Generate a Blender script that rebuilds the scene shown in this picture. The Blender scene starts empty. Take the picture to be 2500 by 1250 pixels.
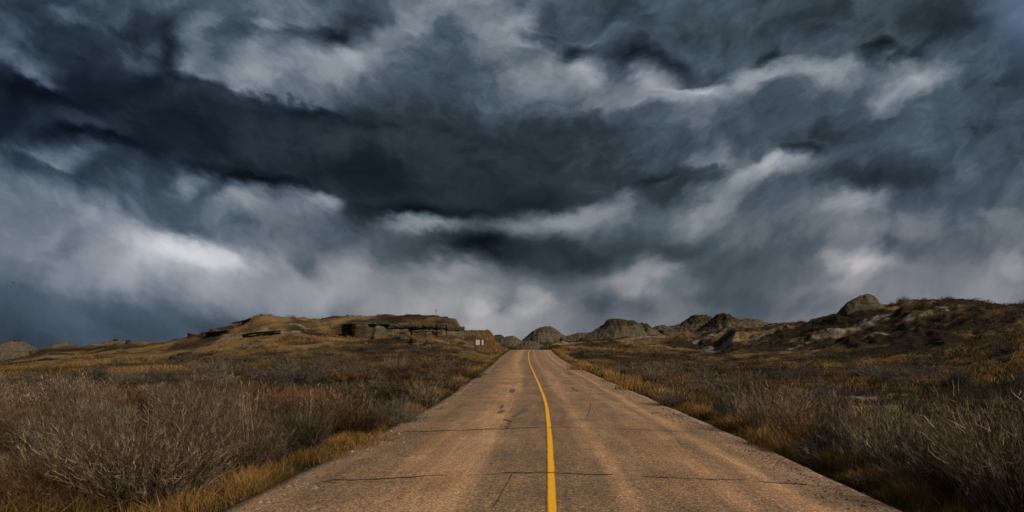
import bpy, math, random
import numpy as np
from mathutils import Vector

random.seed(7)
RNG = np.random.default_rng(7)
scene = bpy.context.scene
COL = scene.collection
F, CX, HY, CAMZ = 1667.0, 1250.0, 852.0, 1.65      # focal length in photo pixels, centre column, eye level row, eye height

SUN_AZ, SUN_EL = math.radians(127), math.radians(35)   # azimuth clockwise from +Y (north)
SUN_DIR = Vector((math.sin(SUN_AZ)*math.cos(SUN_EL), math.cos(SUN_AZ)*math.cos(SUN_EL), math.sin(SUN_EL)))
EXPOSURE = 0.75

# ------------------------------------------------------------------ helpers
def tag(o, label=None, cat=None, group=None, kind=None):
    if label: o['label'] = label
    if cat: o['category'] = cat
    if group: o['group'] = group
    if kind: o['kind'] = kind
    return o

def sm(a, b, x):
    t = np.clip((np.asarray(x, float)-a)/(b-a), 0, 1)
    return t*t*(3-2*t)

def _hash(ix, iy, seed):
    h = (ix.astype(np.int64)*374761393 + iy.astype(np.int64)*668265263 + seed*1274126177) & 0xffffffff
    h = ((h ^ (h >> 13))*1274126177) & 0xffffffff
    return ((h ^ (h >> 16)) & 0xffff)/65535.0

def vnoise(x, y, seed=0):
    x = np.asarray(x, float); y = np.asarray(y, float)
    ix = np.floor(x); iy = np.floor(y)
    fx = x-ix; fy = y-iy
    fx = fx*fx*fx*(fx*(fx*6-15)+10); fy = fy*fy*fy*(fy*(fy*6-15)+10)
    a = _hash(ix, iy, seed); b = _hash(ix+1, iy, seed); c = _hash(ix, iy+1, seed); d = _hash(ix+1, iy+1, seed)
    return (a+(b-a)*fx)*(1-fy)+(c+(d-c)*fx)*fy

def fbm(x, y, octv=4, seed=0, gain=.5):
    s = 0; a = 1; tot = 0
    x = np.asarray(x, float); y = np.asarray(y, float)
    for i in range(octv):
        s = s+a*vnoise(x, y, seed+i*17); tot += a; a *= gain
        x, y = x*1.93+7.3+.31*y, y*1.93+3.1-.31*x
    return s/tot

def ridged(x, y, octv=4, seed=0):
    s = 0; a = 1; tot = 0
    for i in range(octv):
        s = s+a*(1-np.abs(2*vnoise(x, y, seed+i*13)-1)); tot += a; a *= .5
        x, y = x*2.03+1.7, y*2.03+9.2
    return s/tot

def make_mesh(name, verts, loops, sizes, mat, attrs=None, smooth=False, parent=None, link=True):
    me = bpy.data.meshes.new(name)
    verts = np.ascontiguousarray(verts, dtype=np.float32)
    loops = np.ascontiguousarray(loops, dtype=np.int32).ravel()
    sizes = np.ascontiguousarray(sizes, dtype=np.int32)
    me.vertices.add(len(verts)); me.vertices.foreach_set('co', verts.ravel())
    me.loops.add(len(loops)); me.loops.foreach_set('vertex_index', loops)
    me.polygons.add(len(sizes))
    st = np.zeros(len(sizes), dtype=np.int32); st[1:] = np.cumsum(sizes)[:-1]
    me.polygons.foreach_set('loop_start', st)
    try: me.polygons.foreach_set('loop_total', sizes)
    except Exception: pass
    me.update(calc_edges=True)
    me.polygons.foreach_set('use_smooth', np.full(len(sizes), smooth, dtype=bool))
    for k, v in (attrs or {}).items():
        v = np.asarray(v, dtype=np.float32)
        if v.ndim == 1:
            a = me.attributes.new(k, 'FLOAT', 'POINT'); a.data.foreach_set('value', v)
        else:
            a = me.attributes.new(k, 'FLOAT_VECTOR', 'POINT'); a.data.foreach_set('vector', np.ascontiguousarray(v).ravel())
    if mat: me.materials.append(mat)
    o = bpy.data.objects.new(name, me)
    if link: COL.objects.link(o)
    if parent: o.parent = parent
    return o

def grid_faces(nr, nc, wrap=False):
    r = np.arange(nr-1)[:, None]; c = np.arange(nc if wrap else nc-1)[None, :]
    c2 = (c+1) % nc
    q = np.stack([r*nc+c, r*nc+c2, (r+1)*nc+c2, (r+1)*nc+c], axis=-1).reshape(-1, 4)
    return q.astype(np.int32)

def grid_mesh(name, P, mat, wrap=False, **kw):      # P: rows x cols x 3
    q = grid_faces(P.shape[0], P.shape[1], wrap)
    return make_mesh(name, P.reshape(-1, 3), q, np.full(len(q), 4), mat, **kw)

class NT:                                           # short hand for node trees
    def __init__(s, tree): s.t = tree; s.t.nodes.clear()
    def n(s, typ, **kw):
        nd = s.t.nodes.new(typ)
        for k, v in kw.items(): setattr(nd, k, v)
        return nd
    def l(s, a, b): s.t.links.new(a, b)
    def put(s, sock, v):
        if hasattr(v, 'is_output') or isinstance(v, bpy.types.NodeSocket): s.l(v, sock)
        elif v is not None: sock.default_value = v
    def math(s, op, a, b=None, c=None, clamp=False):
        nd = s.n('ShaderNodeMath', operation=op, use_clamp=clamp)
        s.put(nd.inputs[0], a); s.put(nd.inputs[1], b); s.put(nd.inputs[2], c)
        return nd.outputs[0]
    def vmath(s, op, a, b=None, c=None):
        nd = s.n('ShaderNodeVectorMath', operation=op)
        s.put(nd.inputs[0], a); s.put(nd.inputs[1], b); s.put(nd.inputs[2], c)
        return nd.outputs[0]
    def maprange(s, v, a, b, c=0., d=1., kind='LINEAR'):
        nd = s.n('ShaderNodeMapRange', interpolation_type=kind)
        s.put(nd.inputs[0], v)
        for i, x in enumerate((a, b, c, d)): s.put(nd.inputs[1+i], x)
        return nd.outputs[0]
    def noise(s, vec, scale, detail=4., rough=.5, dist=0., color=False, lac=2.0):
        nd = s.n('ShaderNodeTexNoise')
        s.put(nd.inputs['Vector'], vec); s.put(nd.inputs['Scale'], scale); s.put(nd.inputs['Detail'], detail)
        s.put(nd.inputs['Roughness'], rough); s.put(nd.inputs['Distortion'], dist); s.put(nd.inputs['Lacunarity'], lac)
        return nd.outputs[1 if color else 0]
    def mix(s, f, a, b, blend='MIX'):
        nd = s.n('ShaderNodeMix', data_type='RGBA', blend_type=blend)
        s.put(nd.inputs[0], f)
        for i, v in ((6, a), (7, b)):
            if isinstance(v, tuple) and len(v) == 3: v = (*v, 1)
            s.put(nd.inputs[i], v)
        return nd.outputs[2]
    def ramp(s, f, stops, interp='LINEAR'):
        nd = s.n('ShaderNodeValToRGB'); cr = nd.color_ramp; cr.interpolation = interp
        while len(cr.elements) > 1: cr.elements.remove(cr.elements[-1])
        for i, (p, c) in enumerate(stops):
            e = cr.elements[0] if i == 0 else cr.elements.new(p)
            e.position = p
            e.color = (*c, 1) if not isinstance(c, (int, float)) else (c, c, c, 1)
        s.put(nd.inputs[0], f)
        return nd.outputs[0]
    def combine(s, x, y, z=0.):
        nd = s.n('ShaderNodeCombineXYZ'); s.put(nd.inputs[0], x); s.put(nd.inputs[1], y); s.put(nd.inputs[2], z)
        return nd.outputs[0]
    def attr(s, name, out='Fac'):
        nd = s.n('ShaderNodeAttribute', attribute_name=name); return nd.outputs[out]

def lin(r, g, b):                                   # 0-255 display colour to linear
    f = lambda c: (c/255/12.92 if c <= 10 else ((c/255+.055)/1.055)**2.4)
    return (f(r), f(g), f(b))

# ------------------------------------------------------------------ camera
cam = bpy.data.cameras.new('camera'); cam_o = bpy.data.objects.new('camera', cam); COL.objects.link(cam_o)
cam_o.location = (0, 0, CAMZ); cam_o.rotation_euler = (math.pi/2, 0, 0)
cam.sensor_width = 36; cam.lens = F*36/2500; cam.shift_y = (HY-625)/2500
cam.clip_start = .05; cam.clip_end = 20000
scene.camera = cam_o
scene.view_settings.view_transform = 'Standard'; scene.view_settings.look = 'None'
scene.view_settings.exposure = EXPOSURE; scene.view_settings.gamma = 1

# ------------------------------------------------------------------ storm sky (world) and sun

# bright breaks and dark banks of the cloud deck: azimuth/elevation tangents are written as (column, row, half width, half height, tilt, amount)
BLOBS = [(480,650,420,200,0.2,0.303),(450,300,700,300,0,-0.238),(1100,775,420,200,0.2,0.313),(1100,410,700,300,0,-0.211),(2300,735,700,300,0,0.158),(680,175,320,100,0,0.358),(1800,450,230,65,-0.42,0.291),(1750,215,230,65,-0.2,0.316),(1350,545,230,65,0,0.234),(650,490,230,65,0.2,0.196),(100,545,420,200,0.2,0.146),(2380,50,420,200,0.42,-0.21),(1270,100,420,200,0.42,0.169),(50,260,320,100,-0.42,-0.208),(1250,620,230,65,0.2,-0.173),(2050,370,320,100,0.42,-0.086),(2090,490,140,45,-0.2,0.165),(2060,175,230,65,0.42,-0.018),(1700,50,420,200,0,-0.095),(800,690,170,85,-0.42,0.209),(380,580,230,65,0.2,0.198),(1560,690,230,65,0,0.228),(250,50,420,200,0.42,-0.064),(1650,450,170,85,0.2,-0.201),(640,50,80,45,0,0.241),(2450,300,420,200,-0.42,-0.09),(1040,545,140,45,0,0.271),(1550,215,230,65,0.2,0.086),(2210,215,140,45,-0.42,0.157),(790,490,80,45,0.42,0.207),(2080,650,80,45,0.42,0.124),(500,775,320,100,0.42,-0.131),(500,545,230,65,0.2,-0.117),(90,175,80,45,0.2,0.163),(50,900,420,200,0.42,-0.144),(1530,490,230,65,-0.42,0.157),(2150,150,80,45,-0.2,-0.263),(1920,410,140,45,0.2,0.171),(480,450,80,45,-0.2,0.2),(1000,0,170,85,-0.42,0.134),(870,50,170,85,-0.42,-0.158),(1800,650,320,100,-0.2,-0.093),(1530,620,230,65,-0.2,-0.103),(1700,545,140,45,-0.42,0.13),(930,100,170,85,-0.42,0.128),(1000,370,320,100,0.2,0.081),(1350,100,140,45,0.42,-0.202),(150,370,140,45,0,0.193),(1250,260,320,100,-0.2,0.055),(1400,775,320,100,0.42,0.066),(900,830,320,100,0.2,0.13),(330,150,80,45,0.42,0.109),(1260,50,80,45,0,0.09),(1430,175,80,45,-0.42,0.2),(1500,150,140,45,0,-0.138),(2420,150,80,45,-0.42,0.139),(600,215,140,45,0.2,-0.139),(150,50,80,45,0,0.129),(1950,370,80,45,0.42,-0.158),(500,620,140,45,0.2,0.17),(2100,50,320,100,0.2,-0.06),(2020,520,170,85,0.42,0.086),(250,335,140,45,0,-0.102),(1600,650,80,45,0.2,0.109),(1680,300,230,65,-0.42,0.125),(2100,690,140,45,-0.42,0.109),(550,450,140,45,-0.42,-0.091),(1400,150,80,45,-0.42,-0.16),(1350,50,80,45,0.42,-0.152),(2100,300,320,100,0,-0.088),(2080,450,140,45,0,-0.114),(2060,175,140,45,-0.2,0.272),(1750,175,80,45,0.42,-0.111),(1750,215,80,45,0.42,-0.174),(2200,620,140,45,0.2,-0.106),(2400,100,230,65,-0.42,0.117),(1600,830,170,85,-0.42,0.088),(480,100,80,45,-0.42,0.133),(1750,370,80,45,-0.2,0.138),(930,520,140,45,0,-0.094),(1060,620,230,65,-0.2,-0.108),(1550,300,170,85,0.2,-0.068),(2250,450,170,85,0.42,-0.064),(50,0,170,85,-0.42,-0.107),(760,100,170,85,0.2,-0.089),(640,100,80,45,-0.42,0.107),(700,335,320,100,0,0.063),(640,0,140,45,0,0.089),(200,690,230,65,0.2,0.079),(2480,650,80,45,0.2,0.082),(1180,735,80,45,-0.42,0.1),(1590,175,80,45,0.42,0.197),(2480,0,170,85,0.42,0.091),(430,100,80,45,-0.42,-0.144),(1400,620,140,45,0.42,-0.087),(1800,300,320,100,-0.42,-0.061),(150,335,80,45,0,-0.106),(1600,150,140,45,0.42,-0.171),(1300,150,80,45,-0.2,-0.114),(1020,520,80,45,0.2,-0.1),(2150,215,80,45,-0.42,0.145),(1290,735,80,45,0.42,0.146),(1240,735,80,45,0.42,-0.127),(1600,735,80,45,0.42,0.077),(350,650,170,85,-0.42,0.099),(600,650,80,45,0.42,0.13),(750,580,230,65,0,0.054),(2000,735,140,45,-0.2,-0.076),(1880,150,80,45,-0.42,-0.184),(1900,175,140,45,0,0.15),(680,410,140,45,0.42,-0.09),(1050,690,80,45,0,-0.081),(1100,175,230,65,0.42,-0.068),(350,50,140,45,0,-0.104),(300,410,170,85,-0.2,0.047),(150,100,170,85,0.42,-0.083),(30,215,80,45,0,-0.08),(1580,490,80,45,-0.42,-0.085),(850,175,80,45,-0.2,0.065),(2450,545,80,45,0.42,0.068),(1700,580,140,45,-0.42,-0.076),(1500,0,230,65,0.42,-0.071),(1240,215,140,45,0,0.073),(450,175,140,45,0.42,-0.085),(1100,775,80,45,0.42,-0.064),(130,450,140,45,0.42,-0.064),(200,580,140,45,-0.42,-0.079),(2350,620,140,45,0,-0.065),(350,830,170,85,0.42,-0.057),(1300,0,140,45,0.2,-0.071),(470,150,80,45,0.42,0.072),(490,50,80,45,-0.42,0.103),(440,50,80,45,-0.42,-0.095),(1100,650,140,45,0,0.093),(1150,620,80,45,-0.2,-0.076),(1250,900,230,65,0.2,0.065),(1490,735,80,45,-0.2,-0.066),(2240,175,140,45,0,0.131),(1300,490,230,65,-0.2,-0.086),(800,260,320,100,0,-0.059),(1650,450,80,45,-0.42,0.094),(1800,735,140,45,0,-0.057),(1800,545,230,65,0.2,0.048),(1200,545,140,45,0,0.068),(620,620,80,45,0.42,-0.067),(1100,520,140,45,0,-0.086),(300,215,230,65,-0.2,-0.069),(2450,490,230,65,0.2,-0.052),(2250,150,80,45,0.42,-0.11),(1650,690,80,45,-0.42,-0.076),(1900,900,170,85,0.42,0.055),(760,650,80,45,0.42,-0.057),(700,650,80,45,0.42,0.059),(1400,300,230,65,0.2,-0.058),(2000,0,140,45,0,-0.065),(1100,50,140,45,-0.42,-0.057),(560,410,140,45,0,-0.064),(900,450,170,85,0.2,-0.047),(150,410,230,65,0.2,-0.053),(860,100,80,45,0.42,-0.073),(1690,215,140,45,0.42,0.092),(580,490,140,45,-0.2,0.066),(2130,650,80,45,-0.2,0.075),(2450,900,230,65,0.42,0.047),(850,735,140,45,0,0.048)]
def build_sky():
    w = bpy.data.worlds.new('World'); scene.world = w; w.use_nodes = True
    N = NT(w.node_tree)
    out = N.n('ShaderNodeOutputWorld'); bg = N.n('ShaderNodeBackground')
    co = N.n('ShaderNodeTexCoord').outputs['Generated']
    sep = N.n('ShaderNodeSeparateXYZ'); N.l(co, sep.inputs[0])
    x, y, z = sep.outputs
    yy = N.math('MAXIMUM', N.math('ABSOLUTE', y), .06)
    u = N.math('DIVIDE', x, yy); v = N.math('DIVIDE', z, yy)
    P = N.combine(u, v, 0.)
    # the deck fans out overhead: its streaks sink towards the middle of the view from both sides
    fl = N.combine(u, N.math('SUBTRACT', v, N.math('MULTIPLY', N.math('SQRT', N.math('ADD', N.math('MULTIPLY', u, u), .03)), .38)), 0.)
    # wind-torn displacement of the cloud edges, coarse then fine
    n1 = N.noise(N.vmath('MULTIPLY', fl, (1.0, 1.6, 1)), 3.0, 3, .5, 0., True)
    n2 = N.noise(N.vmath('MULTIPLY', fl, (1.0, 1.35, 1)), 9., 9, .58, .0, True)
    w1 = N.vmath('MULTIPLY', N.vmath('SUBTRACT', n1, (.5, .5, .5)), (.03, .022, 0))
    w2 = N.vmath('MULTIPLY', N.vmath('SUBTRACT', n2, (.5, .5, .5)), (.115, .075, 0))
    Pw = N.vmath('ADD', N.vmath('ADD', P, w1), w2)
    # shelves: the layered deck has crisp ragged lips and soft undersides
    sw = N.n('ShaderNodeSeparateXYZ'); fw = N.vmath('ADD', N.vmath('ADD', fl, w1), w2); N.l(fw, sw.inputs[0])
    ph = N.math('ADD', N.math('MULTIPLY', sw.outputs[1], 7.5), N.math('MULTIPLY', N.noise(N.vmath('MULTIPLY', fw, (1., .55, 1.)), 2.2, 4, .5), 2.2))
    fr = N.math('FRACT', ph)
    g = N.math('ADD', N.math('SUBTRACT', N.math('POWER', fr, 5.), fr), .333)
    Pw = N.vmath('ADD', Pw, N.combine(0., N.math('MULTIPLY', g, N.maprange(v, .10, .30, .006, .052, 'SMOOTHSTEP')), 0.))
    acc = .33
    for (px, py, rx, ry, a, amp) in BLOBS:
        m = N.n('ShaderNodeMapping', vector_type='TEXTURE')
        m.inputs['Location'].default_value = ((px-CX)/F, (HY-py)/F, 0)
        m.inputs['Rotation'].default_value = (0, 0, -a)
        m.inputs['Scale'].default_value = (rx/F, ry/F, 1)
        N.l(Pw, m.inputs['Vector'])
        g = N.n('ShaderNodeTexGradient', gradient_type='SPHERICAL'); N.l(m.outputs[0], g.inputs[0])
        k = N.maprange(g.outputs['Fac'], 0., .8 if rx <= 170 else 1., 0., amp, 'SMOOTHSTEP')
        acc = N.math('ADD', acc, k)
    # billows: folds of the cloud base, strongest high up; soft falling curtains of rain low down
    d1 = N.noise(N.vmath('MULTIPLY', fw, (1., 1.5, 1)), 5.5, 10, .56, .0)
    d2 = N.noise(N.vmath('MULTIPLY', fw, (1., 1.1, 1)), 17., 7, .6, .0)
    d3 = N.noise(N.vmath('MULTIPLY', fw, (1., 1.4, 1)), 34., 5, .6, .0)
    shear = N.math('ADD', u, N.math('MULTIPLY', v, -.18))
    cu = N.noise(N.combine(shear, N.math('MULTIPLY', v, .28), 3.), 17., 6, .55, .1)
    high = N.maprange(v, .08, .30, 0., 1., 'SMOOTHSTEP')
    low = N.maprange(v, .05, .34, 1., 0., 'SMOOTHSTEP')
    calm = N.maprange(acc, .28, .52, 1., .42, 'SMOOTHSTEP')      # lit vapour is smoother than the torn dark deck
    det = N.math('ADD', N.math('MULTIPLY', N.math('SUBTRACT', d1, .5), N.maprange(high, 0., 1., .5, 1.55)),
                 N.math('MULTIPLY', N.math('SUBTRACT', d2, .5), N.math('MULTIPLY', calm, N.maprange(high, 0., 1., .35, 1.1))))
    det = N.math('ADD', det, N.math('MULTIPLY', N.math('SUBTRACT', d3, .5), N.math('MULTIPLY', calm, N.maprange(high, 0., 1., .12, .55))))
    det = N.math('ADD', det, N.math('MULTIPLY', N.math('SUBTRACT', cu, .5), N.math('MULTIPLY', low, .36)))
    L = N.math('MULTIPLY', acc, N.math('ADD', 1., det))
    L = N.math('MULTIPLY_ADD', L, .96, .028)
    L = N.math('SUBTRACT', L, N.math('MULTIPLY', N.math('MAXIMUM', N.math('SUBTRACT', L, .5), 0.), .22))
    L = N.math('MINIMUM', N.math('MAXIMUM', L, .06), .9)
    c = N.ramp(L, [(.05, lin(11, 16, 23)), (.12, lin(24, 33, 42)), (.22, lin(46, 57, 66)), (.34, lin(74, 88, 100)), (.46, lin(110, 120, 130)),
                   (.6, lin(150, 157, 164)), (.8, lin(204, 206, 210)), (.95, lin(232, 233, 235))])
    # colder and bluer over the west, greyer and faintly mauve low in the east
    west = N.math('MULTIPLY', N.maprange(u, -.2, -.75, 0., 1., 'SMOOTHSTEP'), N.maprange(L, .55, .2, .25, 1.))
    c = N.mix(west, c, N.mix(1., c, (.92, .99, 1.13), 'MULTIPLY'))
    lowm = N.math('MULTIPLY', N.maprange(v, .30, .04, 0., 1., 'SMOOTHSTEP'), N.maprange(u, -.55, .05, 0.2, 1., 'SMOOTHSTEP'))
    c = N.mix(lowm, c, N.mix(1., c, (1.13, 1.0, .955), 'MULTIPLY'))
    hue = N.noise(P, 3.0, 3, .5, 0., True)
    c = N.mix(.06, c, N.mix(1., c, N.vmath('MULTIPLY', hue, (1.98, 2.02, 2.04)), 'MULTIPLY'))
    # thin places let the clear sky through
    sky = N.n('ShaderNodeTexSky', sky_type='NISHITA'); sky.sun_disc = False
    sky.sun_elevation = SUN_EL; sky.sun_rotation = SUN_AZ; sky.altitude = 700
    gap = N.math('MULTIPLY', N.maprange(N.noise(P, 2.2, 4, .5), .60, .78, 0., .5, 'SMOOTHSTEP'), N.maprange(v, .25, .5, 0., 1.))
    gap = N.math('ADD', gap, N.math('MULTIPLY', N.maprange(u, .66, .76, 0., .8, 'SMOOTHSTEP'), N.maprange(v, .38, .5, 0., 1., 'SMOOTHSTEP')))
    clouds = N.vmath('SCALE', c); clouds.node.inputs['Scale'].default_value = 1/(2**EXPOSURE)
    clear = N.vmath('SCALE', sky.outputs[0]); clear.node.inputs['Scale'].default_value = .04
    fin = N.mix(gap, clouds, clear)
    s10 = N.vmath('SCALE', fin); s10.node.inputs['Scale'].default_value = 10.
    N.l(s10, bg.inputs[0]); bg.inputs[1].default_value = .1
    N.l(bg.outputs[0], out.inputs[0])
    w.cycles.sampling_method = 'MANUAL'; w.cycles.sample_map_resolution = 512
build_sky()

sun = bpy.data.lights.new('sun', 'SUN'); sun.energy = 2.5; sun.angle = math.radians(7); sun.color = (1.0, .89, .74)
sun_o = bpy.data.objects.new('sun', sun); COL.objects.link(sun_o)
sun_o.rotation_euler = SUN_DIR.to_track_quat('Z', 'Y').to_euler(); sun_o.location = SUN_DIR*200

# ------------------------------------------------------------------ road line and terrain heights
def curve(xs, ys):
    xs = np.array(xs, float); ys = np.array(ys, float)
    m = np.gradient(ys, xs)
    def f(q):
        q = np.clip(np.asarray(q, float), xs[0], xs[-1])
        i = np.clip(np.searchsorted(xs, q)-1, 0, len(xs)-2)
        h = xs[i+1]-xs[i]; t = (q-xs[i])/h
        return ((2*t**3-3*t**2+1)*ys[i]+(t**3-2*t**2+t)*h*m[i]+(-2*t**3+3*t**2)*ys[i+1]+(t**3-t**2)*h*m[i+1])
    return f

road_x = curve([-40, -10, 0, 7, 14, 20, 29.5, 39, 62, 85, 105, 121, 134, 148, 164, 180], [-2.3, -.6, .0, .41, .76, 1.0, 1.2, 1.32, 1.62, 2.05, 2.62, 3.2, 2.9, .6, -6, -16])
road_z = curve([-40, 0, 30, 39, 50, 62, 85, 105, 121, 131, 145, 165, 180], [0, 0, 0, .08, .18, .30, .76, 1.2, 1.47, 1.45, 1.0, -.1, -1.1])

def P(d, py): return (d, CAMZ+(HY-py)/F*d)

COLS = [   # photo column: (distance, height) way points of the ground, foot of the land to the skyline and beyond
 (-450, [(6,-.15),(40,-.25),P(100,882),P(160,852),P(300,856),P(900,858)]),
 (0,   [(6,-.15),(40,-.25),P(60,902),P(90,890),P(120,884),P(150,882),P(300,877),P(900,862)]),
 (60,  [(6,-.15),(40,-.25),P(60,901),P(90,884),P(120,872),P(150,872),P(300,872),P(900,862)]),
 (110, [(6,-.15),(40,-.25),P(60,901),P(90,878),P(125,859),P(150,854),P(190,849),P(220,852),P(900,862)]),
 (200, [(6,-.15),(38,-.2),P(57,902),P(88,876),P(112,868),P(128,866),P(146,846),P(160,845),P(200,852),P(900,860)]),
 (300, [(6,-.15),(36,-.2),P(52,904),P(84,872),P(112,858),P(126,852),P(142,841),P(155,841),P(200,852),P(900,860)]),
 (390, [(6,-.15),(35,-.2),P(50,905),P(80,872),P(110,848),P(132,836),P(145,837),P(200,850),P(900,860)]),
 (470, [(6,-.15),(30,-.1),(45,.0),P(70,875),P(95,845),P(112,821),P(120,820),P(160,845),P(900,860)]),
 (570, [(6,-.15),(30,0),(45,.1),P(65,878),P(85,842),P(98,817),P(108,793),P(118,793),P(170,840),P(900,860)]),
 (640, [(6,-.15),(30,0),(45,.2),P(65,873),P(82,840),P(93,812),P(97,796),P(104,771),P(114,768),P(170,830),P(900,860)]),
 (720, [(6,-.15),(30,0),(45,.2),P(65,872),P(82,836),P(95,808),P(104,787),P(111,777),P(118,776),P(170,810),P(900,860)]),
 (762, [(6,-.15),(30,0),(45,.2),P(65,872),P(85,833),P(100,808),P(118,787),P(125,782),P(180,800),P(900,860)]),
 (800, [(6,-.15),(30,0),(45,.2),P(65,872),P(85,830),P(100,812),P(116,790),P(135,776),P(150,776),P(190,790),P(900,858)]),
 (830, [(6,-.15),(30,0),(45,.2),P(63,876),P(82,840),P(98,820),P(106,812),P(114,791),P(135,775),P(152,775),P(190,790),P(900,858)]),
 (870, [(6,-.15),(30,0),(45,.2),P(62,878),P(80,848),P(97,824),P(104,822),P(108,790),P(120,782),P(138,773),P(155,774),P(200,790),P(900,858)]),
 (950, [(6,-.15),(30,0),(42,.15),P(61,879),P(80,849),P(98,823),P(105,819),P(109,793),P(121,782),P(138,773),P(155,774),P(200,790),P(900,856)]),
 (1000,[(6,-.15),(30,0),(40,.1),P(60,880),P(80,850),P(100,823),P(106,819),P(109,793),P(120,782),P(138,772),P(155,774),P(200,795),P(900,855)]),
 (1070,[(6,-.15),(30,0),(40,.1),P(60,882),P(80,855),P(100,829),P(106,822),P(109,795),P(120,781),P(134,773),P(150,776),P(200,800),P(900,850)]),
 (1110,[(6,-.15),(30,0),(40,.1),P(60,885),P(80,860),P(100,836),P(107,823),P(110,798),P(118,787),P(126,782),P(150,800),P(300,840),P(900,848)]),
 (1135,[(6,-.15),(30,0),(40,.1),P(60,888),P(80,866),P(100,844),P(109,829),P(115,815),P(122,813),P(150,824),P(300,842),P(900,847)]),
 (1190,[(6,-.15),(30,0),(60,.25),P(80,873),P(95,859),P(108,840),P(120,820),P(128,812),P(150,822),P(300,841),P(900,844)]),
 (1232,[(6,-.15),(30,0),(60,.3),(90,.8),P(110,849),P(124,838),P(132,834),P(150,850),P(300,843),P(900,840)]),
 (1285,[(6,-.15),(30,0),(60,.3),(90,.85),(121,1.45),(150,.9),(190,.1),P(240,846),P(300,839),P(900,836)]),
 (1345,[(6,-.15),(20,-.1),(60,.3),(90,.85),(121,1.6),P(140,846),P(200,841),P(300,835),P(900,832)]),
 (1450,[(8,-.3),(15,-.35),(40,-.1),P(60,891),P(100,861),P(140,848),P(200,836),P(240,830),P(400,832),P(900,832)]),
 (1600,[(8,-.3),(15,-.4),(40,-.2),P(60,897),P(100,869),P(130,856),P(170,839),P(210,822),P(230,821),P(400,828),P(900,830)]),
 (1700,[(8,-.3),(12,-.4),(40,-.3),P(60,900),P(100,873),P(130,862),P(165,846),P(188,820),P(196,813),P(215,812),P(400,820),P(900,825)]),
 (1745,[(8,-.3),(12,-.4),(40,-.3),P(60,903),P(95,880),P(125,866),P(150,851),P(168,834),P(176,815),P(184,810),P(215,808),P(400,815),P(900,820)]),
 (1800,[(8,-.3),(12,-.4),(40,-.3),P(60,901),P(90,874),P(110,850),P(130,830),P(152,806),P(165,801),P(220,803),P(400,812),P(900,818)]),
 (1930,[(8,-.3),(12,-.45),(35,-.4),P(50,915),P(70,886),P(90,858),P(110,827),P(128,801),P(142,790),P(160,791),P(300,805),P(900,815)]),
 (2050,[(8,-.3),(12,-.45),(30,-.4),P(45,927),P(55,907),P(70,873),P(90,825),P(103,790),P(113,766),P(125,766),P(200,790),P(900,815)]),
 (2160,[(8,-.3),(12,-.45),(30,-.4),P(45,917),P(55,894),P(68,862),P(85,814),P(100,767),P(108,750),P(120,750),P(200,780),P(900,815)]),
 (2250,[(8,-.3),(12,-.45),(28,-.4),P(42,920),P(52,889),P(64,855),P(80,804),P(93,755),P(101,740),P(112,740),P(200,775),P(900,815)]),
 (2350,[(8,-.3),(12,-.45),(26,-.4),P(38,927),P(48,886),P(58,845),P(72,799),P(85,754),P(95,737),P(108,738),P(200,775),P(900,815)]),
 (2430,[(8,-.3),(12,-.45),(24,-.4),P(35,928),P(44,882),P(54,836),P(68,794),P(80,758),P(90,742),P(105,744),P(200,775),P(900,815)]),
 (2500,[(8,-.3),(12,-.45),(22,-.4),P(32,930),P(40,882),P(50,826),P(62,794),P(75,764),P(84,752),P(100,756),P(200,775),P(900,815)]),
 (2950,[(8,-.3),(12,-.45),(20,-.4),P(30,920),P(40,850),P(55,790),P(70,770),P(90,770),P(200,790),P(900,815)]),
]
_LD = np.linspace(math.log(5), math.log(900), 500)
_T = []
for px, wp in COLS:
    ld = np.log([5]+[a for a, b in wp]); zz = np.array([-.1]+[b for a, b in wp])
    h = np.diff(ld); dl = np.diff(zz)/h; m = np.zeros(len(zz))        # monotone cubic
    for i in range(1, len(zz)-1):
        if dl[i-1]*dl[i] > 0: m[i] = 2*dl[i-1]*dl[i]/(dl[i-1]+dl[i])
    i = np.clip(np.searchsorted(ld, _LD)-1, 0, len(ld)-2); t = np.clip((_LD-ld[i])/h[i], 0, 1)
    _T.append((2*t**3-3*t**2+1)*zz[i]+(t**3-2*t**2+t)*h[i]*m[i]+(-2*t**3+3*t**2)*zz[i+1]+(t**3-t**2)*h[i]*m[i+1])
_T = np.array(_T); _U = np.array([(p-CX)/F for p, _ in COLS])
_UF = np.linspace(_U[0], _U[-1], 900)
_i = np.clip(np.searchsorted(_U, _UF)-1, 0, len(_U)-2); _t = ((_UF-_U[_i])/(_U[_i+1]-_U[_i]))
_t = (.35*_t+.65*_t*_t*(3-2*_t))[:, None]
_TF = _T[_i]*(1-_t)+_T[_i+1]*_t

def terrain0(x, y):
    ys = np.maximum(y, 1.); u = np.clip(x/ys, _UF[0], _UF[-1]-1e-6)
    ld = np.clip(np.log(np.maximum(ys, 5.01)), _LD[0], _LD[-1]-1e-6)
    a = (u-_UF[0])/(_UF[1]-_UF[0]); b = (ld-_LD[0])/(_LD[1]-_LD[0])
    ia = np.clip(a.astype(int), 0, len(_UF)-2); ib = np.clip(b.astype(int), 0, len(_LD)-2); fa = a-ia; fb = b-ib
    z = (_TF[ia, ib]*(1-fa)*(1-fb)+_TF[ia+1, ib]*fa*(1-fb)+_TF[ia, ib+1]*(1-fa)*fb+_TF[ia+1, ib+1]*fa*fb)
    return -.12+(z+.12)*sm(2, 9, y)

def road_t(x, y):                                     # signed distance from the centre line
    yc = np.clip(y, -40, 180); s = (road_x(yc+.5)-road_x(yc-.5))
    return (x-road_x(yc))/np.sqrt(1+s*s)+np.where(y > 180, 60, 0.)

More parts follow.
